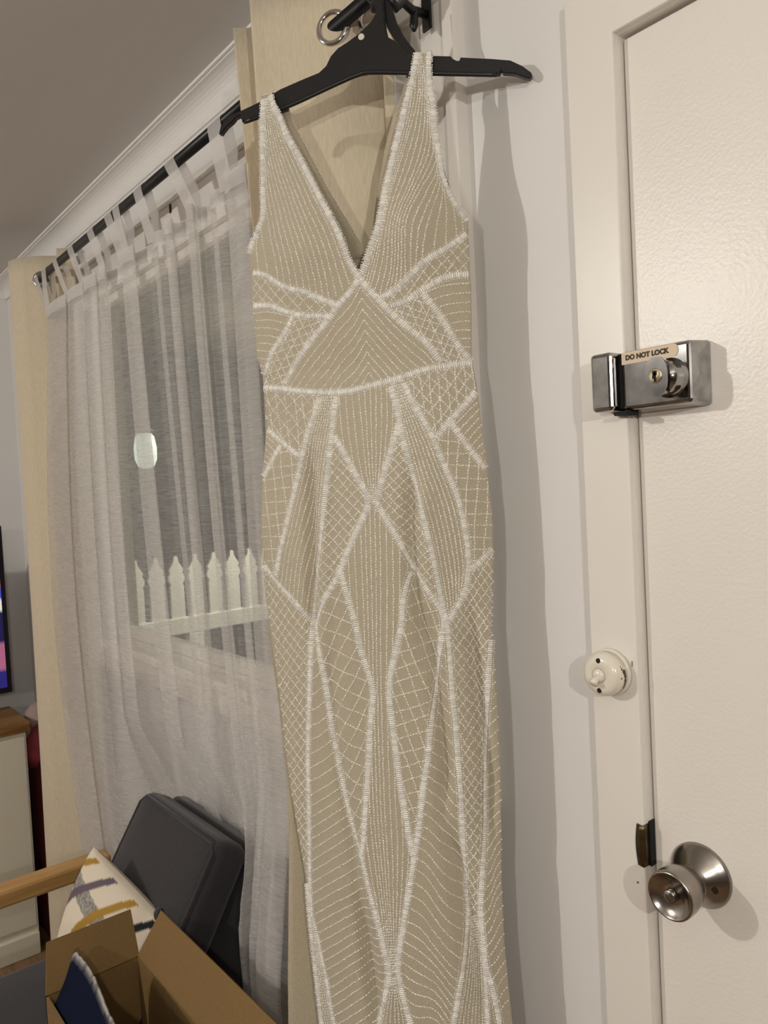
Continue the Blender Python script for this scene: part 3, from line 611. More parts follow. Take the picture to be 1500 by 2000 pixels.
 'sidenet_r':[(79.8,688),(89.9,672.2),(102.3,649.7),(110,620.2),(125.6,608.7),(140,593.9),(137.9,638),(133.3,714.2),(131.5,714.5),(127.3,759.3),(122.9,806.5),(118.2,856.2),(114.4,905.1),(112.4,954.7),(110.8,983.2),(107.3,1025.8),(104.1,1066.3),(90.9,1082),(84.9,1079),(85.4,1030.4),(85.9,978.4),(85.8,906.8),(85.1,871.3),(83.9,825.1),(81.5,778),(80.5,731.8)],
 'fanlow_r':[(85.5,1079.1),(104,1068.5),(104.7,1105.1),(107.6,1145.3),(107.2,1228.7),(62.3,1223.1),(67.4,1195.6),(74.4,1160.2),(80.4,1123.8)],
 'stripe_rr':[(131.5,714.5),(132.9,725.5),(136.1,783.8),(136.4,853.7),(136.9,901.2),(130.5,1033),(130.3,1115.8),(132.7,1164.9),(136.1,1236.9),(121.2,1231.3),(118.6,1206),(113.2,1168.9),(107.6,1145.3),(104.7,1105.1),(104.1,1066.3),(107.3,1025.8),(110.8,983.2),(112.4,954.7),(114.4,905.1),(118.2,856.2),(122.9,806.5),(127.3,759.3)],
 'centre_bot':[(-14.8,1157.7),(-7.4,1154.7),(-4.6,1167.7),(-0.3,1191.5),(6.9,1226.1),(-41.3,1241.1),(-26.4,1186.1),(-19.5,1160.2)],
 'hemfan_l':[(-144.4,1062.5),(-138.3,1056.7),(-139.2,1106.3),(-130.9,1136.2),(-125.6,1165.1),(-117.9,1200),(-113.3,1236.4),(-108.6,1259.1),(-133.5,1273.3),(-136,1236.2),(-139.5,1177),(-143,1117.9)]}
GUIDES={'cup_l':([[(-130.1,-19.1),(-122.3,-3.6),(-111.1,26.1),(-95.7,55.5),(-80.3,86.2),(-63.1,120.9),(-44.8,157.1),(-32,187.4),(-23,216.3),(-15.3,237.5)],[(-136.6,-28.9),(-133.1,-8.8),(-126.8,23.9),(-114.6,65.5),(-95.6,111.4),(-76.6,155.8),(-63.8,190.9),(-57.6,223.3),(-54.1,263.4)],[(-142.1,-30.2),(-142.6,2.8),(-138.6,45.4),(-128.7,87.1),(-112.4,132.9),(-97,179.7),(-90.2,212.9),(-88.6,248.1)],[(-146.4,2.1),(-149.4,63.9),(-147.6,113.5),(-136.3,161.9),(-129.2,195),(-127.1,230.4)],[(-161,139.2),(-164,167.4),(-161,210.2)]],[4,4,4,2]),'cup_r':([[(61,-6.1),(52,22.9),(41,63.4),(30.5,119.1),(23.7,152.6),(16.5,178.9),(5.6,203.3),(-8.2,235.1)],[(72.2,-48.7),(72.1,-2.7),(62.8,36.3),(51.6,73.4),(41.2,117.1),(31.3,153.9),(23.9,182),(16.3,212.7),(0.4,253.8)],[(78.2,-47.8),(79.6,8.1),(75,61),(59.5,122.7),(46.7,152.9),(37.7,177.6),(34.1,208.5),(29.7,232.7),(20,262.1)],[(84.5,15.1),(87.8,61.7),(90.2,92.7),(71.9,135.8),(55.7,169.9),(51.5,196),(49,221.3),(47.6,245.4)],[(93.3,96.2),(94.6,126.5),(88.4,150),(76.8,188.1),(69.9,221.2),(70.5,229.2)],[(99.3,131.8),(101.4,152.3),(101.5,171.8),(99.5,202.7),(97.7,210.9)],[(109.7,150.1),(111.7,171.8),(112.8,201)],[(119.1,161),(121.7,192.1)]],[4,3,4,3,2,1,1]),'fan_l':([[(-76.2,379.3),(-83.9,404.6),(-95.7,431.8),(-104.9,460.1),(-113.9,492.7),(-124.6,523.5),(-134.7,552.5),(-146.4,584.1),(-158.3,627.1)],[(-54,381.3),(-58.4,406.8),(-63.5,434.3),(-69.3,476.6),(-74.7,511.5),(-81.8,558.1),(-91.7,597),(-101.2,638.3),(-108.2,684.2)]],[8]),'fan_r':([[(22.3,373.3),(29.5,405.9),(35.8,438.9),(41.4,466.3),(48.4,499),(55.6,528.9),(61,558.7),(66.4,588.7),(71,621.5),(75.5,656.5),(79.3,684)],[(36.5,369.7),(43.7,395.5),(59.2,424.4),(70.5,450.1),(78.5,472.9),(88.8,501.1),(96.6,524.6),(101.8,550),(105.1,577.3),(106.7,611.9),(99.9,648.1)]],[7]),'centre_top':([[(-50.3,378.9),(-47.3,430),(-40.2,474.2),(-27.8,511.8),(-17.8,538.9)],[(-23.2,377.7),(-19,432),(-16.4,475.6),(-12.5,512.5),(-10.9,539.2)],[(1.2,373),(-0.4,433.2),(-2,476.4),(-4.9,512.8),(-7.4,539.4)],[(21.7,371.3),(22.7,408.1),(18.9,447.8),(9.2,487),(-2.2,529.6)]],[3,3,3]),'centre_low':([[(-54.3,598.2),(-54.5,693.6),(-54.8,775.7),(-58.2,922.3),(-52.5,1006.3),(-20.9,1147.2)],[(-26.1,538.6),(-27.1,619),(-28.8,693.5),(-31,775.6),(-34.4,919.7),(-31.4,1001.8),(-17.1,1150.7)],[(0.5,529.7),(-2.2,619.5),(-6.6,693.5),(-10.6,775.1),(-13.9,918.5),(-13.2,1000.8),(-13.2,1151)],[(32.5,588.1),(27.2,694.1),(20.2,774.9),(15.9,917.2),(14.6,998.9),(-8.6,1151.2)]],[3,4,4]),'fanlow_r':([[(87.3,1082.6),(82.5,1128.5),(76.6,1165.3),(68.3,1203.1),(64.9,1223.2)],[(101.6,1073.9),(103,1112.6),(103.7,1154),(103.9,1228.7)]],[8]),'hemfan_l':([[(-141.6,1059.6),(-140.7,1117.7),(-137.2,1176.7),(-133.6,1235.9),(-129.5,1271.2)],[(-139.5,1058.7),(-139.5,1110.1),(-131.2,1151.4),(-122.3,1206.8),(-111.4,1260.6)]],[4]),'centre_bot':([[(-14.1,1156.4),(-23,1185.9),(-37.6,1240.2)],[(-13.4,1156.4),(-12.6,1185),(-14,1226.6)],[(-10.8,1156.6),(-4.1,1185.4),(4.2,1226.4)]],[3,3]),'stripe_l':([[(-120.5,732.9),(-80.3,694.9)],[(-128.7,832.8),(-105,823.7),(-83.7,806.4),(-65.5,794.2)],[(-137.2,936.5),(-96,908.8),(-54.9,879.2)],[(-146.7,1036.8),(-102.7,1002.1),(-70.5,978.4),(-37.7,962.1)],[(-151.5,1118.7),(-99.6,1076.4),(-66.9,1054.8),(-20.2,1027.5)],[(-152,1193.3),(-95.9,1144.9),(-63.3,1119.3),(-9.7,1098.1)],[(-148.2,1260.2),(-101.1,1218.6),(-58.9,1180.7),(-12.1,1156.5)],[(-151.3,1313.2),(-87,1263.5),(-47.7,1230.6),(-7.8,1209.2)]],[5,5,6,5,5,5,4]),'stripe_r':([[(64.1,696.4),(87.8,727)],[(48.9,795.9),(62.7,809.7),(80.7,826),(92.2,844.7)],[(36,862.7),(54.8,877.1),(73.1,901.8),(92,919.1)],[(21.7,950.9),(41.5,956.1),(62.4,980.9),(90.6,1009.2)],[(12.2,1005.9),(35.3,1018.6),(56.8,1052.8),(71.7,1069.4),(89.2,1086)],[(-5.1,1075.7),(25.2,1088.5),(44.1,1113.8),(62.8,1138),(83.1,1159.5)],[(-9.7,1130.8),(15.6,1146),(41.9,1161.7),(60.5,1189),(75.7,1208.1)],[(-7,1192.2),(12.6,1208.3),(39.7,1209.6),(58.4,1236.7),(73.8,1257.9)]],[6,4,5,4,4,4,4]),'stripe_rr':([[(118.7,740.2),(149.3,708.1)],[(110.2,824.3),(149.1,785.7)],[(104.1,921.9),(123.5,908.8),(144.5,890.5)],[(97.4,1014.4),(116.7,1004.7),(127.1,985.8),(144.3,966.1)],[(95.5,1101.9),(113.8,1080.8),(123.9,1057.6),(140.8,1042.4)],[(96.2,1157.6),(117.6,1139.8),(127.4,1126.9),(140.7,1118.6)],[(100.5,1228.9),(117.7,1212.2),(127.6,1198.7),(144.2,1191.2)]],[5,6,6,5,4,4]),'rows_l':([[(-180.5,257.2),(-145.2,261.9),(-108.4,276.1)],[(-182.3,347.8),(-159.2,355.6),(-129.1,366.2)]],[9]),'rows_r':([[(60.7,267.8),(90,255.1),(130.8,250.6)],[(87.1,306.6),(106.4,300.8),(128.4,299.5)],[(97.1,359.3),(113.2,354.7),(125.8,355.2)]],[4,5]),'hiptri_l':([[(-174.8,412.5),(-137,445.3)],[(-181.2,455),(-161.1,474.1)]],[5]),'hiptri_r':([[(94.9,425.6),(134.2,387.6)],[(109.3,459.3),(142.6,421.3)],[(121,479.7),(144.1,459.7)]],[4,3])}
LATTICE={'net_l1':[((-116.8,243.5),(0.644,0.765),11),((-116.8,243.5),(0.825,-0.565),12.5)],
 'net_l2':[((-125.6,326.6),(0.353,0.936),10.5),((-125.6,326.6),(0.986,-0.166),10.4),((-125.6,326.6),(0.622,-0.783),14.7)],
 'net_r1':[((85,235.9),(0.63,0.776),10.2),((85,235.9),(0.661,-0.75),10.4)],
 'net_r2':[((80.4,312.7),(0.924,0.383),9.7),((80.4,312.7),(0.456,-0.89),9.5),((80.4,312.7),(0.41,0.912),13.6)],
 'hipnet_l':[((-130.7,395.4),(0.1,0.995),14.3),((-130.7,395.4),(0.817,-0.576),13.9),((-130.7,395.4),(0.619,0.785),16.1)],
 'hipnet_r':[((83.1,398.5),(0.064,0.998),10.9),((83.1,398.5),(0.68,0.733),11.6),((83.1,398.5),(0.598,-0.802),14.2)],
 'hipgrid_l':[((-153.8,520.5),(0.078,0.997),16.9),((-153.8,520.5),(0.998,-0.063),16.2)],
 'hipgrid_r':[((122,532.7),(-0.091,0.996),12.5),((122,532.7),(0.995,0.099),15.2)],
 'dianet_l':[((-43,537.9),(0.677,0.736),10.1),((-43,537.9),(0.705,-0.709),10)],
 'dianet_r':[((31.7,528),(0.635,0.773),9.1),((31.7,528),(0.731,-0.682),9.4)],
 'petnet_l':[((-56.2,775.7),(0.923,0.385),22),((-56.2,775.7),(-0.486,0.874),16.1)],
 'petnet_r':[((33.6,775),(0.958,-0.286),18),((33.6,775),(0.307,0.952),14.4)],
 'sidenet_l':[((-147.4,785),(0.696,0.718),12),((-147.4,785),(0.64,-0.768),9.8)],
 'sidenet_r':[((103.1,781.3),(0.479,0.878),7.6),((103.1,781.3),(0.576,-0.818),9.2)]}
HANGER=[(-215.7,3.4),(-211.9,-7.3),(-204.3,-15.2),(-194.7,-19.9),(-180.6,-22.4),(-152.5,-29.5),(-120.8,-41.3),(-89.8,-48.1),(-64.6,-53.1),(-54,-60),(-46.8,-71.5),(-36.2,-80.2),(-22.3,-85.6),(-5.5,-93.8),(12.2,-106.3),(18.2,-115),(16,-126),(3.4,-139.2),(4.7,-162.7),(27.5,-157.9),(28.2,-131.5),(30.4,-94.1),(32.5,-81.8),(41.9,-74.7),(49.6,-64.1),(56.1,-56.3),(65.4,-51.2),(91,-46.5),(114.3,-41.5),(116.8,-37.8),(122,-34.2),(125.3,-34.2),(126.8,-37.8),(165.8,-28.7),(189.5,-22.4),(204.4,-12.6),(214.8,-2.5),(215.9,1.5),(213.2,4.8),(206.3,2.3),(195.1,-4.2),(179.8,-8.2),(177.4,-12.5),(175.3,-7.8),(90,-25.1),(8.6,-41.2),(-11.2,-41.4),(-38.7,-35.6),(-111.7,-17.7),(-179.2,-6.8),(-181.8,-15.6),(-188.8,-14),(-193.8,-9.2),(-202.7,-4.4),(-209.3,1.6),(-211.9,4.7)]
HANGER_RIB=[(25.5,-139),(33.6,-133.4),(38.6,-121.7),(43.3,-103.5),(52,-84.5),(60.4,-71),(66.2,-63.2),(65.9,-56.7),(55,-61.3),(47.1,-70.8),(38.1,-84.5),(29.8,-100.8),(27.2,-118.7)]
BACKNECK=[(-117.3,-28.7),(-107.7,0.7),(-96.4,24.7),(-64.7,94),(-31.6,157.2),(-17.2,186.6),(-11.9,194.1)]
BACKLEFT=[(-188.6,707.4),(-179,810.3),(-175.7,874.6),(-173.8,921.9),(-175,982.3),(-177.1,1030.9),(-184.1,1135),(-189.5,1212.3),(-193.8,1297.7)]
HOLE=(-2.9,-88)
OUT_L=[(-146.5,-33.7),(-148.7,1.7),(-151.2,42.8),(-153.5,98.2),(-154.8,126.1),(-164.6,147.7),(-175.3,167.1),(-178.3,176.5),(-176,200),(-176.8,247),(-176.4,277.4),(-175.1,317.9),(-168.2,344),(-167,361.9),(-166.5,391.7),(-166.7,418.8),(-176.7,482.5),(-182.1,544.8),(-183.6,594.6),(-182.8,644.6),(-178.6,702.8),(-169.2,803.4),(-166,866.3),(-160.5,930),(-151.8,1005.4),(-145.5,1055.9),(-143.9,1120.2),(-140.7,1183.8),(-137.6,1264.1),(-135.7,1311)]
OUT_R=[(90,-47.5),(87.9,-2.9),(91.3,22.3),(93.1,56.6),(95.9,82),(98.1,105.3),(102.9,122.8),(109.8,142.5),(119.1,159.6),(127.4,172.3),(126.1,187.2),(127.2,203.4),(126.2,237.8),(127.2,255.4),(125.9,299.3),(123.8,355.8),(128.2,390.5),(132.5,441.1),(136.5,480.5),(138,522.4),(140.8,559.2),(140,591.9),(137.9,638),(135.3,667.4),(132.9,725.5),(136.1,783.8),(136.4,853.7),(136.3,901.2),(134.9,947.5),(130.5,1033),(130.3,1115.8),(132.7,1164.9),(135.9,1227.8),(137.9,1272.2)]
# depth of the cloth in front of the hanger plane
UL_V=[-60,-23,49,130,171,204,250,320,364,420,483,544,594,700,800,925,999,1113,1176,1255,1400]
UL_U=[-143,-143,-145,-150,-170,-170,-171,-169,-161,-160,-172,-177,-178,-173,-164,-156,-147,-139,-136,-133,-130]
UR_V=[-60,-40,86,176,207,241,302,357,392,442,522,591,636,724,851,945,1027,1158,1220,1400]
UR_U=[94,94,96,127,128,127,127,125,130,134,139,141,139,134,137,136,132,134,137,142]
TH_V=[-60,-40,0,60,130,200,260,350,450,600,800,1250,1400]
TH_T=[4,6,8,14,30,38,32,24,34,40,36,40,42]
FOLDS=[ # (depth mm, sigma mm, v list, u list)
 (9,9,[430,480,620,740],[-92,-94,-100,-104]),
 (9,9,[470,560,640,760],[44,38,40,50]),
 (8,8,[660,760,880,960],[55,60,66,60]),
 (10,9,[660,760,900,1010],[104,108,116,112]),
 (9,12,[930,1010,1100,1250],[62,78,88,92]),
 (5,10,[700,850,1000,1250],[-82,-78,-62,-40]),
 (6,12,[1050,1120,1200,1300],[-62,-50,-42,-36]),
]
def W(u,v):
    u=np.asarray(u,float); v=np.asarray(v,float)
    ul=np.interp(v,UL_V,UL_U); ur=np.interp(v,UR_V,UR_U)
    c=(ul+ur)/2; h=(ur-ul)/2; e=np.clip(np.abs((u-c)/h),0,1)
    w=8+np.interp(v,TH_V,TH_T)*(1-e**2.4)
    w=w+13*np.exp(-(((u+95)/48)**2+((v-165)/60)**2))+13*np.exp(-(((u-58)/48)**2+((v-150)/60)**2))
    for d,s,fv,fu in FOLDS:
        f=np.interp(v,fv,fu); a=np.clip((v-fv[0])/60,0,1)*np.clip((fv[-1]-v)/60,0,1)
        w=w-1.45*d*a*np.exp(-((u-f)/s)**2)+.5*d*a*np.exp(-((u-f-2.2*s)/s)**2)
    return w
GO = np.array((-.80518, -.13929, 2.03424)); GU = np.array((.80528, .59289, 0.0)); GN = np.array((.59289, -.80528, 0.0)); GZ = np.array((0.0, 0.0, -1.0))
def G3(u, v, w):
    u = np.asarray(u, float)[..., None]; v = np.asarray(v, float)[..., None]; w = np.asarray(w, float)[..., None]
    return GO + (u * GU + v * GZ + w * GN) * .001

M_TULLE = weave('champagne_tulle', (.415, .366, .272), (.465, .412, .31), 420, rough=.7, bump=.25, sheen=.3)
M_LINING = weave('gown_lining', (.43, .37, .265), (.48, .415, .30), 300, rough=.8, bump=.15)
def bead_mat(name, col, rough, glint):
    m_ = bpy.data.materials.new(name); m_.use_nodes = True; nt = m_.node_tree; N = nt.nodes.new; Lk = nt.links.new; b = nt.nodes['Principled BSDF']
    ge = N('ShaderNodeNewGeometry')
    rp = N('ShaderNodeValToRGB'); e = rp.color_ramp.elements
    e[0].position = 0; e[0].color = (*[c * .78 for c in col], 1); e[1].position = 1; e[1].color = (*[min(1, c * 1.08) for c in col], 1)
    Lk(ge.outputs['Random Per Island'], rp.inputs['Fac']); Lk(rp.outputs['Color'], b.inputs['Base Color'])
    gt = N('ShaderNodeMath'); gt.operation = 'GREATER_THAN'; gt.inputs[1].default_value = 1 - glint; Lk(ge.outputs['Random Per Island'], gt.inputs[0]); Lk(gt.outputs[0], b.inputs['Metallic'])
    b.inputs['Roughness'].default_value = rough; b.inputs['Specular IOR Level'].default_value = .7; b.inputs['Coat Weight'].default_value = .25
    return m_
M_BEAD = bead_mat('ivory_seed_beads', (.84, .81, .73), .16, .0)
M_BUGLE = bead_mat('pearl_bugle_beads', (.86, .835, .78), .20, .0)

gown = empty('beaded_gown', tuple(GO + GU * -.02 + GZ * 1.9), 'ivory beaded evening gown with V neckline hanging from the black hanger', 'dress')

def tab(poly):  # polyline -> function v -> u
    a = np.array(poly); i = np.argsort(a[:, 1]); return a[i, 1], a[i, 0]
vL, uL = tab(OUT_L); vR, uR = tab(OUT_R)
VV, VU = 234.8, -10.9
def f_l(v): return np.interp(v, vL, uL)
def f_r(v): return np.interp(v, vR, uR)
nl = np.array(TRIMS['neck_l'][:11]); nr = np.array(TRIMS['neck_r'][:11])
nl = np.vstack([nl[nl[:, 1] < VV - 3], [[VU, VV]]]); nr = np.vstack([nr[nr[:, 1] < VV - 3], [[VU, VV]]])
def f_nl(v): return np.interp(v, nl[:, 1], nl[:, 0])
def f_nr(v): return np.interp(v, nr[:, 1], nr[:, 0])

def sheet(name, v0, v1, nv, fa, fb, nu, wf, mat_, dw=0.0, thick=1.0):
    vv = np.linspace(v0, v1, nv); V = []
    for v in vv:
        u = np.linspace(float(fa(v)), float(fb(v)), nu)
        V.append(G3(u, np.full(nu, v), wf(u, np.full(nu, v)) + dw))
    V = np.concatenate(V); F = [(j * nu + i, j * nu + i + 1, (j + 1) * nu + i + 1, (j + 1) * nu + i) for j in range(nv - 1) for i in range(nu - 1)]
    o = pym(name, V, F, mat_, gown, True)
    md = o.modifiers.new('cloth', 'SOLIDIFY'); md.thickness = thick * .001; md.offset = -1
    return o
wt = np.array(TRIMS['waist'])
def f_w(u): return np.interp(u, wt[:, 0], wt[:, 1])
def gown_front():
    n = 40; V = []; F = []
    def grid(rows):          # rows: list of (u, v) arrays of one length; returns the index grid
        base = len(V); k = len(rows[0][0])
        for u, v in rows: V.extend(G3(u, v, W(u, v)))
        return [[base + r * k + c for c in range(k)] for r in range(len(rows))]
    def quads(I): F.extend((I[r][c], I[r][c + 1], I[r + 1][c + 1], I[r + 1][c]) for r in range(len(I) - 1) for c in range(len(I[0]) - 1))
    def mid(v, vrow, t): 
        return np.concatenate([np.linspace(float(f_l(v)), VU, n), np.linspace(VU, float(f_r(v)), n)[1:]])
    low = []
    for t in np.linspace(0, 1, 34):
        vb = VV + (362 - VV) * t; u = mid(vb, 0, t); low.append((u, VV + (f_w(u) - VV) * t))
    IL = grid(low)
    a = [(np.linspace(float(f_l(v)), float(f_nl(v)), n), np.full(n, v)) for v in np.linspace(-34, VV, 66)[:-1]]
    b = [(np.linspace(float(f_nr(v)), float(f_r(v)), n), np.full(n, v)) for v in np.linspace(-48, VV, 70)[:-1]]
    IA = grid(a); IB = grid(b); IA.append(IL[0][:n]); IB.append(IL[0][n - 1:])
    quads(IA); quads(IB); quads(IL)
    o = pym('bodice', V, F, M_TULLE, gown, True); md = o.modifiers.new('cloth', 'SOLIDIFY'); md.thickness = .001; md.offset = -1
    V.clear(); F.clear(); rows = []; n = 56
    for t in np.linspace(0, 1, 250):
        vb = 362 + (1880 - 362) * t; u = mid(vb, 0, t); rows.append((u, vb + (f_w(u) - 362) * (1 - t) ** 3))
    quads(grid(rows))
    o = pym('skirt', V, F, M_TULLE, gown, True); md = o.modifiers.new('cloth', 'SOLIDIFY'); md.thickness = .001; md.offset = -1
gown_front()
# back of the gown: its own V neckline, then the longer back skirt
bn = np.array(BACKNECK)
def b_nl(v): return np.interp(v, bn[:, 1], bn[:, 0])
def b_nr(v): return np.interp(v, [-48, 60, 194.1], [58, 20, -14])
def Wb(u, v):
    e = np.clip(np.abs(u + 20) / 170, 0, 1); return -10 + 11 * np.clip((v + 8) / 25, 0, 1) * np.clip((190 - v) / 60, 0, 1) - 8 * (1 - e ** 2) * np.clip(v / 150, 0, 1) + 3 * np.sin(u / 26.0 + v / 300.) * np.clip((v - 400) / 500, 0, 1)
sheet('back_bodice', -33, 194, 40, lambda v: f_l(v) + 3, b_nl, 12, Wb, M_LINING)
sheet('back_bodice', -46, 194, 40, b_nr, lambda v: f_r(v) - 2, 12, Wb, M_LINING)
bl = np.array(BACKLEFT)
def b_l(v): return np.interp(v, [194, 650] + list(bl[:, 1]), [float(f_l(194)) + 3, float(f_l(650)) + 3] + list(bl[:, 0])) if v < 1300 else -194 - (v - 1297) * .03
sheet('back_skirt', 194, 1890, 150, b_l, lambda v: f_r(v) - 3, 40, Wb, M_LINING)
# straps carried over the hanger arms
for (ua, ub, vt) in ((-146.5, -131.0, -33), (68.0, 90.0, -47)):
    V = []; n = 13
    for k in range(n):
        a = PI * k / (n - 1)
        for u in np.linspace(ua, ub, 5):
            wf = float(W(u, vt)) ; wmid = (wf - 10) / 2; rr = (wf + 10) / 2
            V.append(G3(u, vt - 6.5 * math.sin(a), wmid + rr * math.cos(a)))
    F = [(k * 5 + i, k * 5 + i + 1, (k + 1) * 5 + i + 1, (k + 1) * 5 + i) for k in range(n - 1) for i in range(4)]
    o = pym('shoulder_strap', V, F, M_BUGLE, gown, True); md = o.modifiers.new('t', 'SOLIDIFY'); md.thickness = .0012

# ---------------------------------------------------------------- beads
def frame(u, v, du, dv):
    """surface point, tangent along (du,dv), normal"""
    h = 1.0
    P = G3(u, v, W(u, v)); T = G3(u + du * h, v + dv * h, W(u + du * h, v + dv * h)) - P
    S = G3(u - dv * h, v + du * h, W(u - dv * h, v + du * h)) - P
    T /= np.linalg.norm(T, axis=1)[:, None]; Nn = np.cross(S, T); Nn /= np.linalg.norm(Nn, axis=1)[:, None]
    s = np.sign((Nn * GN).sum(1)); Nn *= np.where(s == 0, 1, s)[:, None]
    S = np.cross(Nn, T); return P, T, S, Nn

def bead_mesh(name, P, T, S, Nn, ln, wd, hg, mat_, parent, kind='tube', lift=.9):
    """one mesh of many small beads; ln/wd/hg in mm arrays or scalars"""
    n = len(P)
    if n == 0: return None
    if kind == 'tube':      # seed bead: three square rings turned on edge
        prof_ = [(-.5, .55), (-.22, 1.0), (.22, 1.0), (.5, .55)]; K = 5
        base = []
        for t, r in prof_:
            for k in range(K):
                a = 2 * PI * k / K + .3; base.append((t, .5 * r * math.cos(a), .5 * r * math.sin(a)))
        base = np.array(base); m_ = len(prof_)
        F = [(i * K + k, i * K + (k + 1) % K, (i + 1) * K + (k + 1) % K, (i + 1) * K + k) for i in range(m_ - 1) for k in range(K)]
        F4 = F; caps = [tuple(range(K - 1, -1, -1)), tuple((m_ - 1) * K + k for k in range(K))]
    else:                   # bugle bead: bevelled bar
        base = np.array([(x, y, z) for z, s in ((-.5, 1), (.15, 1), (.5, .62)) for (x, y) in ((-.5 * s, -.5), (.5 * s, -.5), (.5 * s, .5), (-.5 * s, .5))])
        F4 = [(i * 4 + k, i * 4 + (k + 1) % 4, (i + 1) * 4 + (k + 1) % 4, (i + 1) * 4 + k) for i in range(2) for k in range(4)]; caps = [(8, 9, 10, 11)]
    ln = np.broadcast_to(ln, n); wd = np.broadcast_to(wd, n); hg = np.broadcast_to(hg, n)
    sc = np.stack([ln, wd, hg], 1) * .001
    loc = base[None, :, :] * sc[:, None, :]
    roll = RNG.normal(0, .22 if kind == 'tube' else .10, n)
    cr, sr = np.cos(roll)[:, None], np.sin(roll)[:, None]
    S2 = S * cr + Nn * sr; N2 = Nn * cr - S * sr
    pitch = RNG.normal(0, .10, n); cp, sp_ = np.cos(pitch)[:, None], np.sin(pitch)[:, None]
    T2 = T * cp + N2 * sp_; N3 = N2 * cp - T * sp_
    V = P[:, None, :] + Nn[:, None, :] * (lift * .001) + loc[..., 0:1] * T2[:, None, :] + loc[..., 1:2] * S2[:, None, :] + loc[..., 2:3] * N3[:, None, :]
    nb = base.shape[0]; V = V.reshape(-1, 3)
    off = (np.arange(n) * nb)
    loops = []; starts = []; tot = []
    fq = np.array(F4)[None, :, :] + off[:, None, None]; fq = fq.reshape(-1, 4)
    faces = [fq]
    me = bpy.data.meshes.new(name)
    capn = len(caps[0]); fc_ = (np.array(caps)[None, :, :] + off[:, None, None]).reshape(-1, capn)
    nl_ = fq.size + fc_.size
    me.vertices.add(len(V)); me.vertices.foreach_set('co', V.astype(np.float32).ravel())
    me.loops.add(nl_); me.loops.foreach_set('vertex_index', np.concatenate([fq.ravel(), fc_.ravel()]).astype(np.int32))
    me.polygons.add(len(fq) + len(fc_))
    st = np.concatenate([np.arange(len(fq)) * 4, fq.size + np.arange(len(fc_)) * capn]).astype(np.int32)
    me.polygons.foreach_set('loop_start', st)
    me.update(calc_edges=True); me.validate()
    o = link(name, me, mat_, parent)
    return o

def resample(poly, step):
    p = np.array(poly, float); d = np.hypot(*np.diff(p, axis=0).T); s = np.concatenate([[0], np.cumsum(d)])
    n = max(2, int(s[-1] / step)); t = (np.arange(n) + .5) * s[-1] / n
    q = np.stack([np.interp(t, s, p[:, 0]), np.interp(t, s, p[:, 1])], 1)
    e = .8; a = np.stack([np.interp(t - e, s, p[:, 0]), np.interp(t - e, s, p[:, 1])], 1); b = np.stack([np.interp(t + e, s, p[:, 0]), np.interp(t + e, s, p[:, 1])], 1)
    tg = b - a; tg /= np.maximum(np.hypot(tg[:, 0], tg[:, 1]), 1e-6)[:, None]
    return q, tg

def smooth_poly(poly, per=6): return catmull(poly, per) if len(poly) > 2 else np.array(poly, float)

# the seam trims that reach the knee run on down to the hem, with wavy bead rows between them
for key in TRIMS:
    if TRIMS[key][-1][1] > 1190:
        (ua, va), (ub, vb) = TRIMS[key][-2:]; s_ = max(-.30, min(.30, (ub - ua) / (vb - va)))
        TRIMS[key] = list(TRIMS[key]) + [(ub + s_ * 60, vb + 60), (ub + s_ * 130, vb + 170), (ub + s_ * 150, vb + 340), (ub + s_ * 150, 1850)]
PANELS['hem'] = [(-134, 1305), (-20, 1278), (60, 1262), (138, 1243), (142, 1500), (142, 1860), (-130, 1860), (-132, 1500)]
GUIDES['hem'] = ([[(-140, 1300), (-90, 1286), (-40, 1272), (0, 1248), (40, 1252), (90, 1258), (150, 1246)], [(-140, 1880), (-90, 1868), (-40, 1858), (0, 1846), (40, 1858), (90, 1870), (150, 1866)]], [32])
# trims: bars of bugle beads laid side by side, edged with seed beads
for key, poly in TRIMS.items():
    cv = smooth_poly(poly); bw = 7.4 if key not in ('side_r2', 'hem_l') else 5.8
    q, tg = resample(cv, 2.6)
    P, T, S, Nn = frame(q[:, 0], q[:, 1], tg[:, 0], tg[:, 1])
    n = len(P)
    tr_ = bead_mesh('bead_trim', P, S, -T, Nn, bw + RNG.normal(0, .35, n), 2.1, 2.0, M_BUGLE, gown, 'bar', 1.0)
    tr_['kind'] = 'stuff'
    Q = []; TT = []
    for sd in (-1, 1):
        qe, te = resample(cv, 3.4); qe = qe + np.stack([-te[:, 1], te[:, 0]], 1) * (bw / 2 + .9) * sd + RNG.normal(0, .25, qe.shape); Q.append(qe); TT.append(te)
    q = np.concatenate(Q); tg = np.concatenate(TT)
    P, T, S, Nn = frame(q[:, 0], q[:, 1], tg[:, 0], tg[:, 1])
    eo = bead_mesh('edge_beads', P, T, S, Nn, 2.2, 1.6, 1.6, M_BEAD, tr_, 'tube', .8); eo['kind'] = 'stuff'

def inside(poly, q):
    p = np.array(poly); x, y = q[:, 0], q[:, 1]; r = np.zeros(len(q), bool); j = len(p) - 1
    for i in range(len(p)):
        c_ = ((p[i, 1] > y) != (p[j, 1] > y))
        with np.errstate(divide='ignore', invalid='ignore'):
            xi = (p[j, 0] - p[i, 0]) * (y - p[i, 1]) / (p[j, 1] - p[i, 1]) + p[i, 0]
        r ^= c_ & (x < xi); j = i
    return r

trim_pts = np.concatenate([resample(smooth_poly(p), 3.0)[0] for p in TRIMS.values()])
def near_trim(q, d=3.4):
    out = np.zeros(len(q), bool)
    for i in range(0, len(q), 400):
        s = q[i:i + 400]; dd = np.hypot(s[:, None, 0] - trim_pts[None, :, 0], s[:, None, 1] - trim_pts[None, :, 1]).min(1); out[i:i + 400] = dd < d
    return out

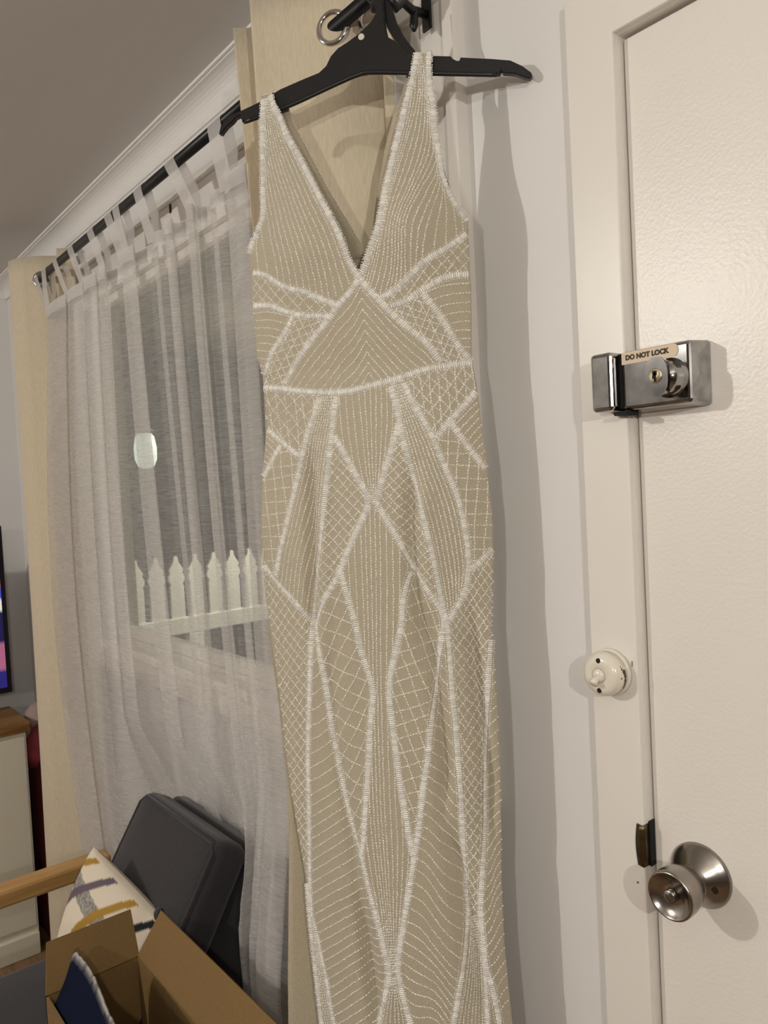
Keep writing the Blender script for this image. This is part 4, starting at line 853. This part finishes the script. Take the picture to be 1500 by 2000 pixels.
PITCH_ = 3.7
def lines_of(key):
    poly = np.array(PANELS[key]); L = []
    if key in GUIDES:
        gs, cnt = GUIDES[key]; gs = [resample(smooth_poly(g), 4)[0] if False else np.array(g, float) for g in gs]
        def rs(g, n=40):
            g = smooth_poly(g); d = np.hypot(*np.diff(g, axis=0).T); s = np.concatenate([[0], np.cumsum(d)]); t = np.linspace(0, s[-1], n)
            return np.stack([np.interp(t, s, g[:, 0]), np.interp(t, s, g[:, 1])], 1)
        gs = [rs(g) for g in gs]
        for k in range(len(gs) - 1):
            for j in range(cnt[k]):
                f = (j + (.5 if k == 0 and False else 0)) / cnt[k]; L.append(gs[k] * (1 - f) + gs[k + 1] * f)
        L.append(gs[-1])
    elif key == 'chevron':
        la = np.array([p for p in TRIMS['neck_r'][10:]], float); ra = np.array([p for p in TRIMS['neck_l'][10:]], float)
        for k in range(1, 13):
            dv = k * 13.6; ap = np.array((VU + k * .35, VV + dv))
            L.append(ap + (smooth_poly(la) - la[0]) * np.array((1, 1.02))); L.append(ap + (smooth_poly(ra) - ra[0]) * np.array((1, 1.05)))
    else:
        for (c, d, sp) in LATTICE[key]:
            c = np.array(c); d = np.array(d); nn_ = np.array((-d[1], d[0]))
            r = poly - c; amin, amax = (r @ nn_).min(), (r @ nn_).max(); tmin, tmax = (r @ d).min(), (r @ d).max()
            for k in range(int(math.floor(amin / sp)), int(math.ceil(amax / sp)) + 1):
                t = np.linspace(tmin - 5, tmax + 5, 30)
                wob = RNG.normal(0, .5) + .9 * np.sin(t / 17.0 + k * 2.1)
                L.append(c + d * t[:, None] + nn_ * (k * sp + wob)[:, None])
    return L
for key, poly in PANELS.items():
    Q = []; TT = []
    for ln_ in lines_of(key):
        q, tg = resample(ln_, PITCH_); q = q + RNG.normal(0, .22, q.shape)
        ok = inside(poly, q); Q.append(q[ok]); TT.append(tg[ok])
    q = np.concatenate(Q); tg = np.concatenate(TT)
    if not len(q): continue
    ok = ~near_trim(q); q = q[ok]; tg = tg[ok]
    P, T, S, Nn = frame(q[:, 0], q[:, 1], tg[:, 0], tg[:, 1])
    bs = bead_mesh('bead_strings', P, T, S, Nn, 3.25 + RNG.normal(0, .25, len(P)), 2.0, 2.0, M_BEAD, gown, 'tube', .9); bs['kind'] = 'stuff'
# fine bead edging along the back neckline
q, tg = resample(smooth_poly(BACKNECK), 3.6)
P = G3(q[:, 0], q[:, 1], Wb(q[:, 0], q[:, 1]) + 1.2); T = G3(q[:, 0] + tg[:, 0], q[:, 1] + tg[:, 1], Wb(q[:, 0], q[:, 1]) + 1.2) - P; T /= np.linalg.norm(T, axis=1)[:, None]
Nn = np.broadcast_to(GN, P.shape).copy(); S = np.cross(Nn, T)
bs = bead_mesh('neck_edging', P, T, S, Nn, 2.2, 1.5, 1.5, M_BEAD, gown); bs['kind'] = 'stuff'

# ================================================================ the hanger
M_HANGER = mat('black_plastic', (.010, .010, .011), rough=.34, spec=.5, bump=(90, .03))
hang = empty('coat_hanger', tuple(GO + GU * .027 + GZ * -.16), 'black plastic coat hanger hooked over the curtain rod', 'hanger')
poly = [Vector(G3(u, v, 3.5)) for u, v in HANGER]
V, F = prism(poly, tuple(GN * -.009))
bm = bmesh.new(); me = bpy.data.meshes.new('t'); me.from_pydata([tuple(v) for v in V], [], F); bm.from_mesh(me)
bmesh.ops.recalc_face_normals(bm, faces=bm.faces)
try:
    bmesh.ops.bevel(bm, geom=[e for e in bm.edges if len(e.link_faces) == 2 and e.calc_face_angle(0) > .9 and any(len(f.verts) > 6 for f in e.link_faces)], offset=.0012, segments=2, affect='EDGES')
except Exception: pass
bmo('body', bm, M_HANGER, hang)
# lower stiffening flange along the bottom of the arms
fl = [(-175, -7), (-111.7, -17.2), (-38.7, -35.2), (-11.2, -41.0), (8.6, -40.8), (90, -24.6), (172, -8.2)]
V, F = tube([G3(u, v, 1.5) for u, v in catmull(fl, 6)], .0030, 8); pym('flange', V, F, M_HANGER, hang, True)
poly = [Vector(G3(u, v, -8)) for u, v in HANGER_RIB]; V, F = prism(poly, tuple(GN * -.012)); pym('neck_rib', V, F, M_HANGER, hang)
V, F = lathe(G3(HOLE[0], HOLE[1], 3.2), tuple(GN), [(.0042, 0), (.0042, .0009), (.0036, .0012)], 20); o = pym('hole_disc', V, F, mat('pale_hole_disc', (.72, .66, .55), rough=.5), hang); o['label'] = 'small pale disc standing in for the hanger hole'  # pale disc added where a through-hole shows the bright cloth behind
# hook: from the neck up over the rod
nk = Vector(G3(16, -150, 0)); top = Vector((-.815, RY, RZ + RR + .006))
hk = [Vector(G3(16, -120, -1)), Vector(G3(14, -152, -2)), nk + Vector((.012, .008, .030))]
ctr = Vector((-.812, RY, RZ)); ax = Vector((.30, 1, 0)).normalized()
for a in range(-30, 215, 25):
    r_ = RR + .0085
    hk.append(ctr + ax * (-math.cos(math.radians(a)) * r_) + Vector((0, 0, math.sin(math.radians(a)) * r_)))
V, F = tube([tuple(p) for p in hk], .0050, 12); pym('hook', V, F, M_HANGER, hang, True)
# ================================================================ sofa by the window
M_CHAR = weave('charcoal_upholstery', (.026, .024, .027), (.037, .034, .037), 420, rough=.95, bump=.4)
M_ARMWOOD = wood('pale_oak', (.42, .24, .085), (.52, .31, .12), 7, (10, 1, 10), .35)
chair = empty('sofa', (-1.40, -.52, 0), 'charcoal upholstered sofa with pale wooden arms below the window', 'sofa')
def slab(name, origin, ex, ey, ez, lx, ly, lz, mat_, parent, bev=.03, puff=.012):
    """rounded upholstered block: local box lx*ly*lz along unit axes ex,ey,ez from a corner"""
    ex, ey, ez = Vector(ex).normalized(), Vector(ey).normalized(), Vector(ez).normalized()
    bm = bmesh.new(); add_box(bm, 0, lx, 0, ly, 0, lz)
    bmesh.ops.bevel(bm, geom=list(bm.edges), offset=bev, segments=4, profile=.5, affect='EDGES')
    bmesh.ops.subdivide_edges(bm, edges=[e for e in bm.edges if e.calc_length() > .1], cuts=6, use_grid_fill=True)
    for v in bm.verts:
        a = 4 * (v.co.x / lx) * (1 - v.co.x / lx) * 4 * (v.co.z / lz) * (1 - v.co.z / lz)
        if v.co.y < ly * .1: v.co.y -= puff * a
        if v.co.y > ly * .9: v.co.y += puff * a
    M4 = Matrix.Identity(4)
    for i in range(3): M4[i][0] = ex[i]; M4[i][1] = ey[i]; M4[i][2] = ez[i]; M4[i][3] = origin[i]
    bmesh.ops.transform(bm, matrix=M4, verts=bm.verts)
    return bmo(name, bm, mat_, parent, True), M4
# back cushion leans against the window wall
fu = Vector((0, .527, .85)).normalized(); bk = Vector((0, fu.z, -fu.y))
Lc = .44; tl = Vector((-1.775, -.135, .845)); org = tl - fu * Lc
bc, M4 = slab('back_cushion', org, (1, 0, 0), bk, fu, .392, .085, Lc, M_CHAR, chair, .028, .010)
# piping round the front face
pp = []
for (a, b) in ((.03, .012), (.362, .012), (.38, .03), (.38, Lc - .03), (.362, Lc - .012), (.03, Lc - .012), (.012, Lc - .03), (.012, .03)):
    pp.append(M4 @ Vector((a, .003, b)))
V, F = tube(pp, .0042, 8, closed=True); pym('piping', V, F, M_CHAR, bc, True)
for a in (.115, .215, .305):
    V, F = lathe(M4 @ Vector((a, -.012, Lc * .60)), -bk, [(.013, -.004), (.0135, .001), (.010, .0045), (.003, .006)], 20); pym('button', V, F, M_CHAR, bc, True)
# seat and frame
slab('backrest', Vector((-1.79, -.205, .30)), (1, 0, 0), Vector((0, .96, -.27)), Vector((0, .27, .96)), .452, .045, .52, M_CHAR, chair, .015, 0)
slab('seat_cushion', Vector((-1.955, -.82, .33)), (1, 0, 0), (0, 1, 0), (0, 0, 1), 1.135, .52, .115, M_CHAR, chair, .03, 0)
for x, yb in ((-1.985, -.16), (-.785, -.36)):
    box('arm', M_ARMWOOD, x - .028, x + .028, -.88, yb, .585, .628, chair, bevel=.008)
    for y in (-.84, yb - .06): box('leg', M_ARMWOOD, x - .02, x + .02, y - .025, y + .025, 0, .59, chair, bevel=.005)
for y in (-.85, -.33): box('rail', M_ARMWOOD, -1.97, -.80, y, y + .03, .26, .325, chair, bevel=.004)

# ================================================================ scatter cushion
NQ = 110
T0 = np.array((-1.672, -.299, .790)); E1 = np.array((-1.672, -.387, .572)) - T0; E2 = np.array((-1.436, -.235, .686)) - T0
e1 = E1 / np.linalg.norm(E1); e2 = E2 / np.linalg.norm(E2); pn = np.cross(e1, e2); pn /= np.linalg.norm(pn)
if pn @ (CAM - T0) < 0: pn = -pn
SZ = .275; SZ2 = .30
def pillow_side(sgn):
    V = []; uvp = []
    for i in range(NQ):
        for j in range(NQ):
            a = i / (NQ - 1); b = j / (NQ - 1)
            th = (max(0, 16 * a * (1 - a) * b * (1 - b))) ** .42 * .052
            ia = a + (.055 if a > .5 else .01) * (2 * a - 1) * (1 - (2 * b - 1) ** 2) * (abs(2 * a - 1)); ib = b + .055 * (2 * b - 1) * (1 - (2 * a - 1) ** 2) * (abs(2 * b - 1))
            V.append(T0 + e1 * ia * SZ + e2 * ib * SZ2 + pn * (sgn * th - .012)); uvp.append((a, b))
    return V, np.array(uvp)
Va, uvp = pillow_side(1); Vb, _ = pillow_side(-1)
n = NQ * NQ
F = [(i * NQ + j, i * NQ + j + 1, (i + 1) * NQ + j + 1, (i + 1) * NQ + j) for i in range(NQ - 1) for j in range(NQ - 1)]
F += [tuple(n + k for k in reversed(f)) for f in F]
def pillow_print(ab):
    a, b = ab[:, 0], ab[:, 1]; c_ = np.tile(np.array((.70, .62, .50)), (len(a), 1))
    def put(mask, col): c_[mask] = col
    b = b * .735 - .03; a = a * 1.15; rn = RNG.random(len(a))
    g_ = (np.abs(a - .27 - .2 * b) < .075) & (b < .43); c_[g_] = np.array((.27, .26, .225)) * (.6 + .9 * rn[g_])[:, None]
    put((np.abs(a - .25) < .11) & (b > .60) & (b < .80) & (np.sin(a * 190 + 2.5 * np.sin(b * 70)) > .15), (.05, .045, .06))
    for b0, col in ((.085, (.36, .21, .03)), (.25, (.125, .095, .12)), (.425, (.36, .21, .03)), (.58, (.012, .012, .016))):
        put((np.abs(b - (b0 - .85 * a + .58 * a * a)) < .024) & (a > .03), col)
    return c_
M_PILLOW = vcol_mat('printed_cotton', bump=(300, .25))
me = bpy.data.meshes.new('scatter_cushion'); me.from_pydata([tuple(v) for v in Va + Vb], [], F); me.update()
paint_print(me, np.concatenate([pillow_print(uvp), np.tile((.70, .62, .50), (n, 1))]))
o = link('scatter_cushion', me, M_PILLOW, None, True)
tag(o, 'cream scatter cushion with mustard, purple and black stripes on the sofa', 'cushion')

# ================================================================ cardboard box on the seat
M_CARD = weave('cardboard', (.185, .112, .042), (.21, .13, .05), 160, rough=.85, bump=.06, stretch=(1, 6, 1), sheen=0)
def plate(name, q, t, mat_, parent):
    """board from four corners, thickness t along its normal"""
    a, b, c_, d = [Vector(p) for p in q]; nrm = (b - a).cross(d - a).normalized() * t
    V, F = prism([a, b, c_, d], nrm); return pym(name, V, F, mat_, parent)
bx = empty('cardboard_box', (-1.1, -.40, .448), 'open brown cardboard box with raised flaps on the sofa seat', 'box')
bx0, bx1, by0, by1, bz0, bz1 = -1.40, -.86, -.47, -.305, .448, .68
plate('side_panel', [(bx0, by0, bz0), (bx0, by1, bz0), (bx0, by1, bz1), (bx0, by0, bz1)], .004, M_CARD, bx)
plate('side_panel', [(bx1, by1, bz0), (bx1, by0, bz0), (bx1, by0, bz1), (bx1, by1, bz1)], .004, M_CARD, bx)
plate('side_panel', [(bx0, by1, bz0), (bx1, by1, bz0), (bx1, by1, bz1), (bx0, by1, bz1)], .004, M_CARD, bx)
plate('side_panel', [(bx1, by0, bz0), (bx0, by0, bz0), (bx0, by0, bz1), (bx1, by0, bz1)], .004, M_CARD, bx)
plate('base_panel', [(bx0, by0, bz0), (bx1, by0, bz0), (bx1, by1, bz0), (bx0, by1, bz0)], .004, M_CARD, bx)
plate('flap', [(bx0, by0, bz1), (bx0, by1, bz1), (bx0 - .037, by1 + .002, bz1 + .072), (bx0 - .037, by0 + .016, bz1 + .072)], .004, M_CARD, bx)
plate('flap', [(bx0 + .002, by1, bz1), (bx1, by1, bz1), (bx1, by1 + .048, bz1 + .068), (bx0 + .006, by1 + .048, bz1 + .068)], .004, M_CARD, bx)
# navy printed flap with a torn pale edge, bowed
V = []; F = []; cols = []; nx, nz = 60, 14
random.seed(11)
for i in range(nx + 1):
    t = i / nx; x = bx0 + .012 + t * (bx1 - bx0 - .02)
    hgt = (.085 * min(1, t / .07) ** .6) * (1 - .15 * t) + random.uniform(-.002, .002)
    for j in range(nz + 1):
        s = j / nz
        V.append((x, by0 + .004 + .030 * s + .008 * math.sin(t * 9) * s, bz1 - .018 * (1 - s) + hgt * s))
        edge = max(0, (s - .90) * 10); edge = edge if random.random() < .8 else edge * .4
        c0 = np.array((.010, .013, .028)); c1 = np.array((.42, .40, .38)); cols.append(c0 * (1 - edge) + c1 * edge)
for i in range(nx):
    for j in range(nz): a = i * (nz + 1) + j; F.append((a, a + nz + 1, a + nz + 2, a + 1))
me = bpy.data.meshes.new('printed_flap'); me.from_pydata(V, [], F); me.update(); paint_print(me, np.array(cols))
o = link('printed_flap', me, vcol_mat('navy_print', rough=.7, spec=.0), bx, True); o['label'] = 'dark navy printed flap with torn pale edge'
md = o.modifiers.new('t', 'SOLIDIFY'); md.thickness = .003

# ================================================================ television and its cabinet
M_CABW = mat('cabinet_white', (.70, .66, .53), rough=.5, bump=(80, .05))
M_CABT = wood('cabinet_top_wood', (.16, .075, .022), (.34, .18, .06), 5, (14, 1, 14), .3)
cab = empty('television_cabinet', (-2.9, -.9, 0), 'cream cabinet with a wooden top in the far corner', 'cabinet')
box('body', M_CABW, -3.03, -2.785, -1.5, -.148, .07, .758, cab, bevel=.003)
box('plinth', M_CABW, -3.02, -2.772, -1.495, -.150, 0, .075, cab, bevel=.003)
box('top', M_CABT, -3.05, -2.77, -1.52, -.135, .76, .792, cab, bevel=.003)
for y in (-1.05, -.60, -.155): box('cabinet_door', M_CABW, -2.785, -2.777, y - .435, y, .10, .745, cab, bevel=.002)
tv = empty('television', (-2.95, -.7, .792), 'black flat television switched on at the edge of the frame', 'television')
M_TVB = mat('tv_black', (.008, .008, .01), rough=.25)
box('casing', M_TVB, -2.985, -2.945, -1.22, -.143, .865, 1.455, tv, bevel=.004)
V = []; F = []; cols = []; nu, nv = 60, 40
for i in range(nu + 1):
    for j in range(nv + 1):
        y = -1.205 + i / nu * 1.045; z = .885 + j / nv * .555; V.append((-2.9445, y, z))
        g = math.sin(y * 9 + 2 * math.sin(z * 11)) * .5 + .5
        q = (z - .885) / .555
        c_ = np.array((.62, .20, .22)) * (.6 + .4 * g)
        if q < .12: c_ = np.array((.03, .03, .25))
        elif q < .30: c_ = np.array((.50, .16, .30))
        elif q < .50: c_ = np.array((.02, .02, .10)) if y > -.2 else np.array((.4, .2, .3))
        elif .50 < q < .56: c_ = np.array((1.0, 1.0, 1.0))
        elif q < .64: c_ = np.array((.10, .10, .8))
        if y < -.26: c_ = np.array((.34, .20, .22)) * (.5 + .8 * g) + np.array((.05, .10, .22)) * (.5 + .5 * math.sin(y * 6 - z * 13))
        cols.append(c_)
for i in range(nu):
    for j in range(nv): a = i * (nv + 1) + j; F.append((a, a + nv + 1, a + nv + 2, a + 1))
me = bpy.data.meshes.new('screen'); me.from_pydata(V, [], F); me.update(); paint_print(me, np.array(cols))
link('screen', me, vcol_mat('screen_picture', rough=.2, emit=.45), tv)
boxes('stand', M_TVB, [(-3.01, -2.90, -.86, -.48, .792, .803), (-2.975, -2.955, -.72, -.62, .80, .87)], tv, bevel=.002)

# ================================================================ gift bag between cabinet and curtain
bagm = mat('red_paper', (.30, .045, .06), rough=.6, var=(9, .3)); bagd = mat('dark_red_paper', (.10, .012, .012), rough=.7)
bag = empty('gift_bag', (-2.92, -.07, 0), 'red gift bag tucked between the cabinet and the far curtain', 'bag')
V = []; F = []
for k, (z, wx, wy) in enumerate(((0, .10, .042), (.02, .11, .046), (.35, .11, .046), (.55, .10, .045), (.66, .09, .03))):
    for a in range(16):
        t = 2 * PI * a / 16; V.append((-2.90 + wx * math.copysign(abs(math.cos(t)) ** .5, math.cos(t)), -.064 + wy * math.copysign(abs(math.sin(t)) ** .5, math.sin(t)), z + .012 * math.sin(t * 3 + k)))
for k in range(4):
    for a in range(16): F.append((k * 16 + a, k * 16 + (a + 1) % 16, (k + 1) * 16 + (a + 1) % 16, (k + 1) * 16 + a))
F.append(tuple(range(15, -1, -1)))
pym('bag_body', V, F, bagd, bag, True)
V, F = lathe((-2.885, -.066, .60), (.05, 0, 1), [(.05, 0), (.058, .05), (.052, .10), (.030, .14), (.012, .155)], 18)
V = [v + Vector((.012 * math.sin(v.z * 60), .008 * math.sin(v.x * 90), 0)) for v in V]; pym('tissue', V, F, bagm, bag, True)
V, F = lathe((-2.925, -.075, .72), (0, .1, 1), [(.035, 0), (.046, .03), (.044, .06), (.028, .085), (.01, .095)], 18); pym('pale_ball', V, F, mat('dusty_pink', (.36, .25, .23), rough=.8), bag, True)
plate('gold_tag', [(-2.80, -.095, .56), (-2.80, -.062, .53), (-2.80, -.058, .58), (-2.80, -.092, .605)], .002, mat('gold_card', (.45, .27, .10), rough=.5, var=(60, .5)), bag)
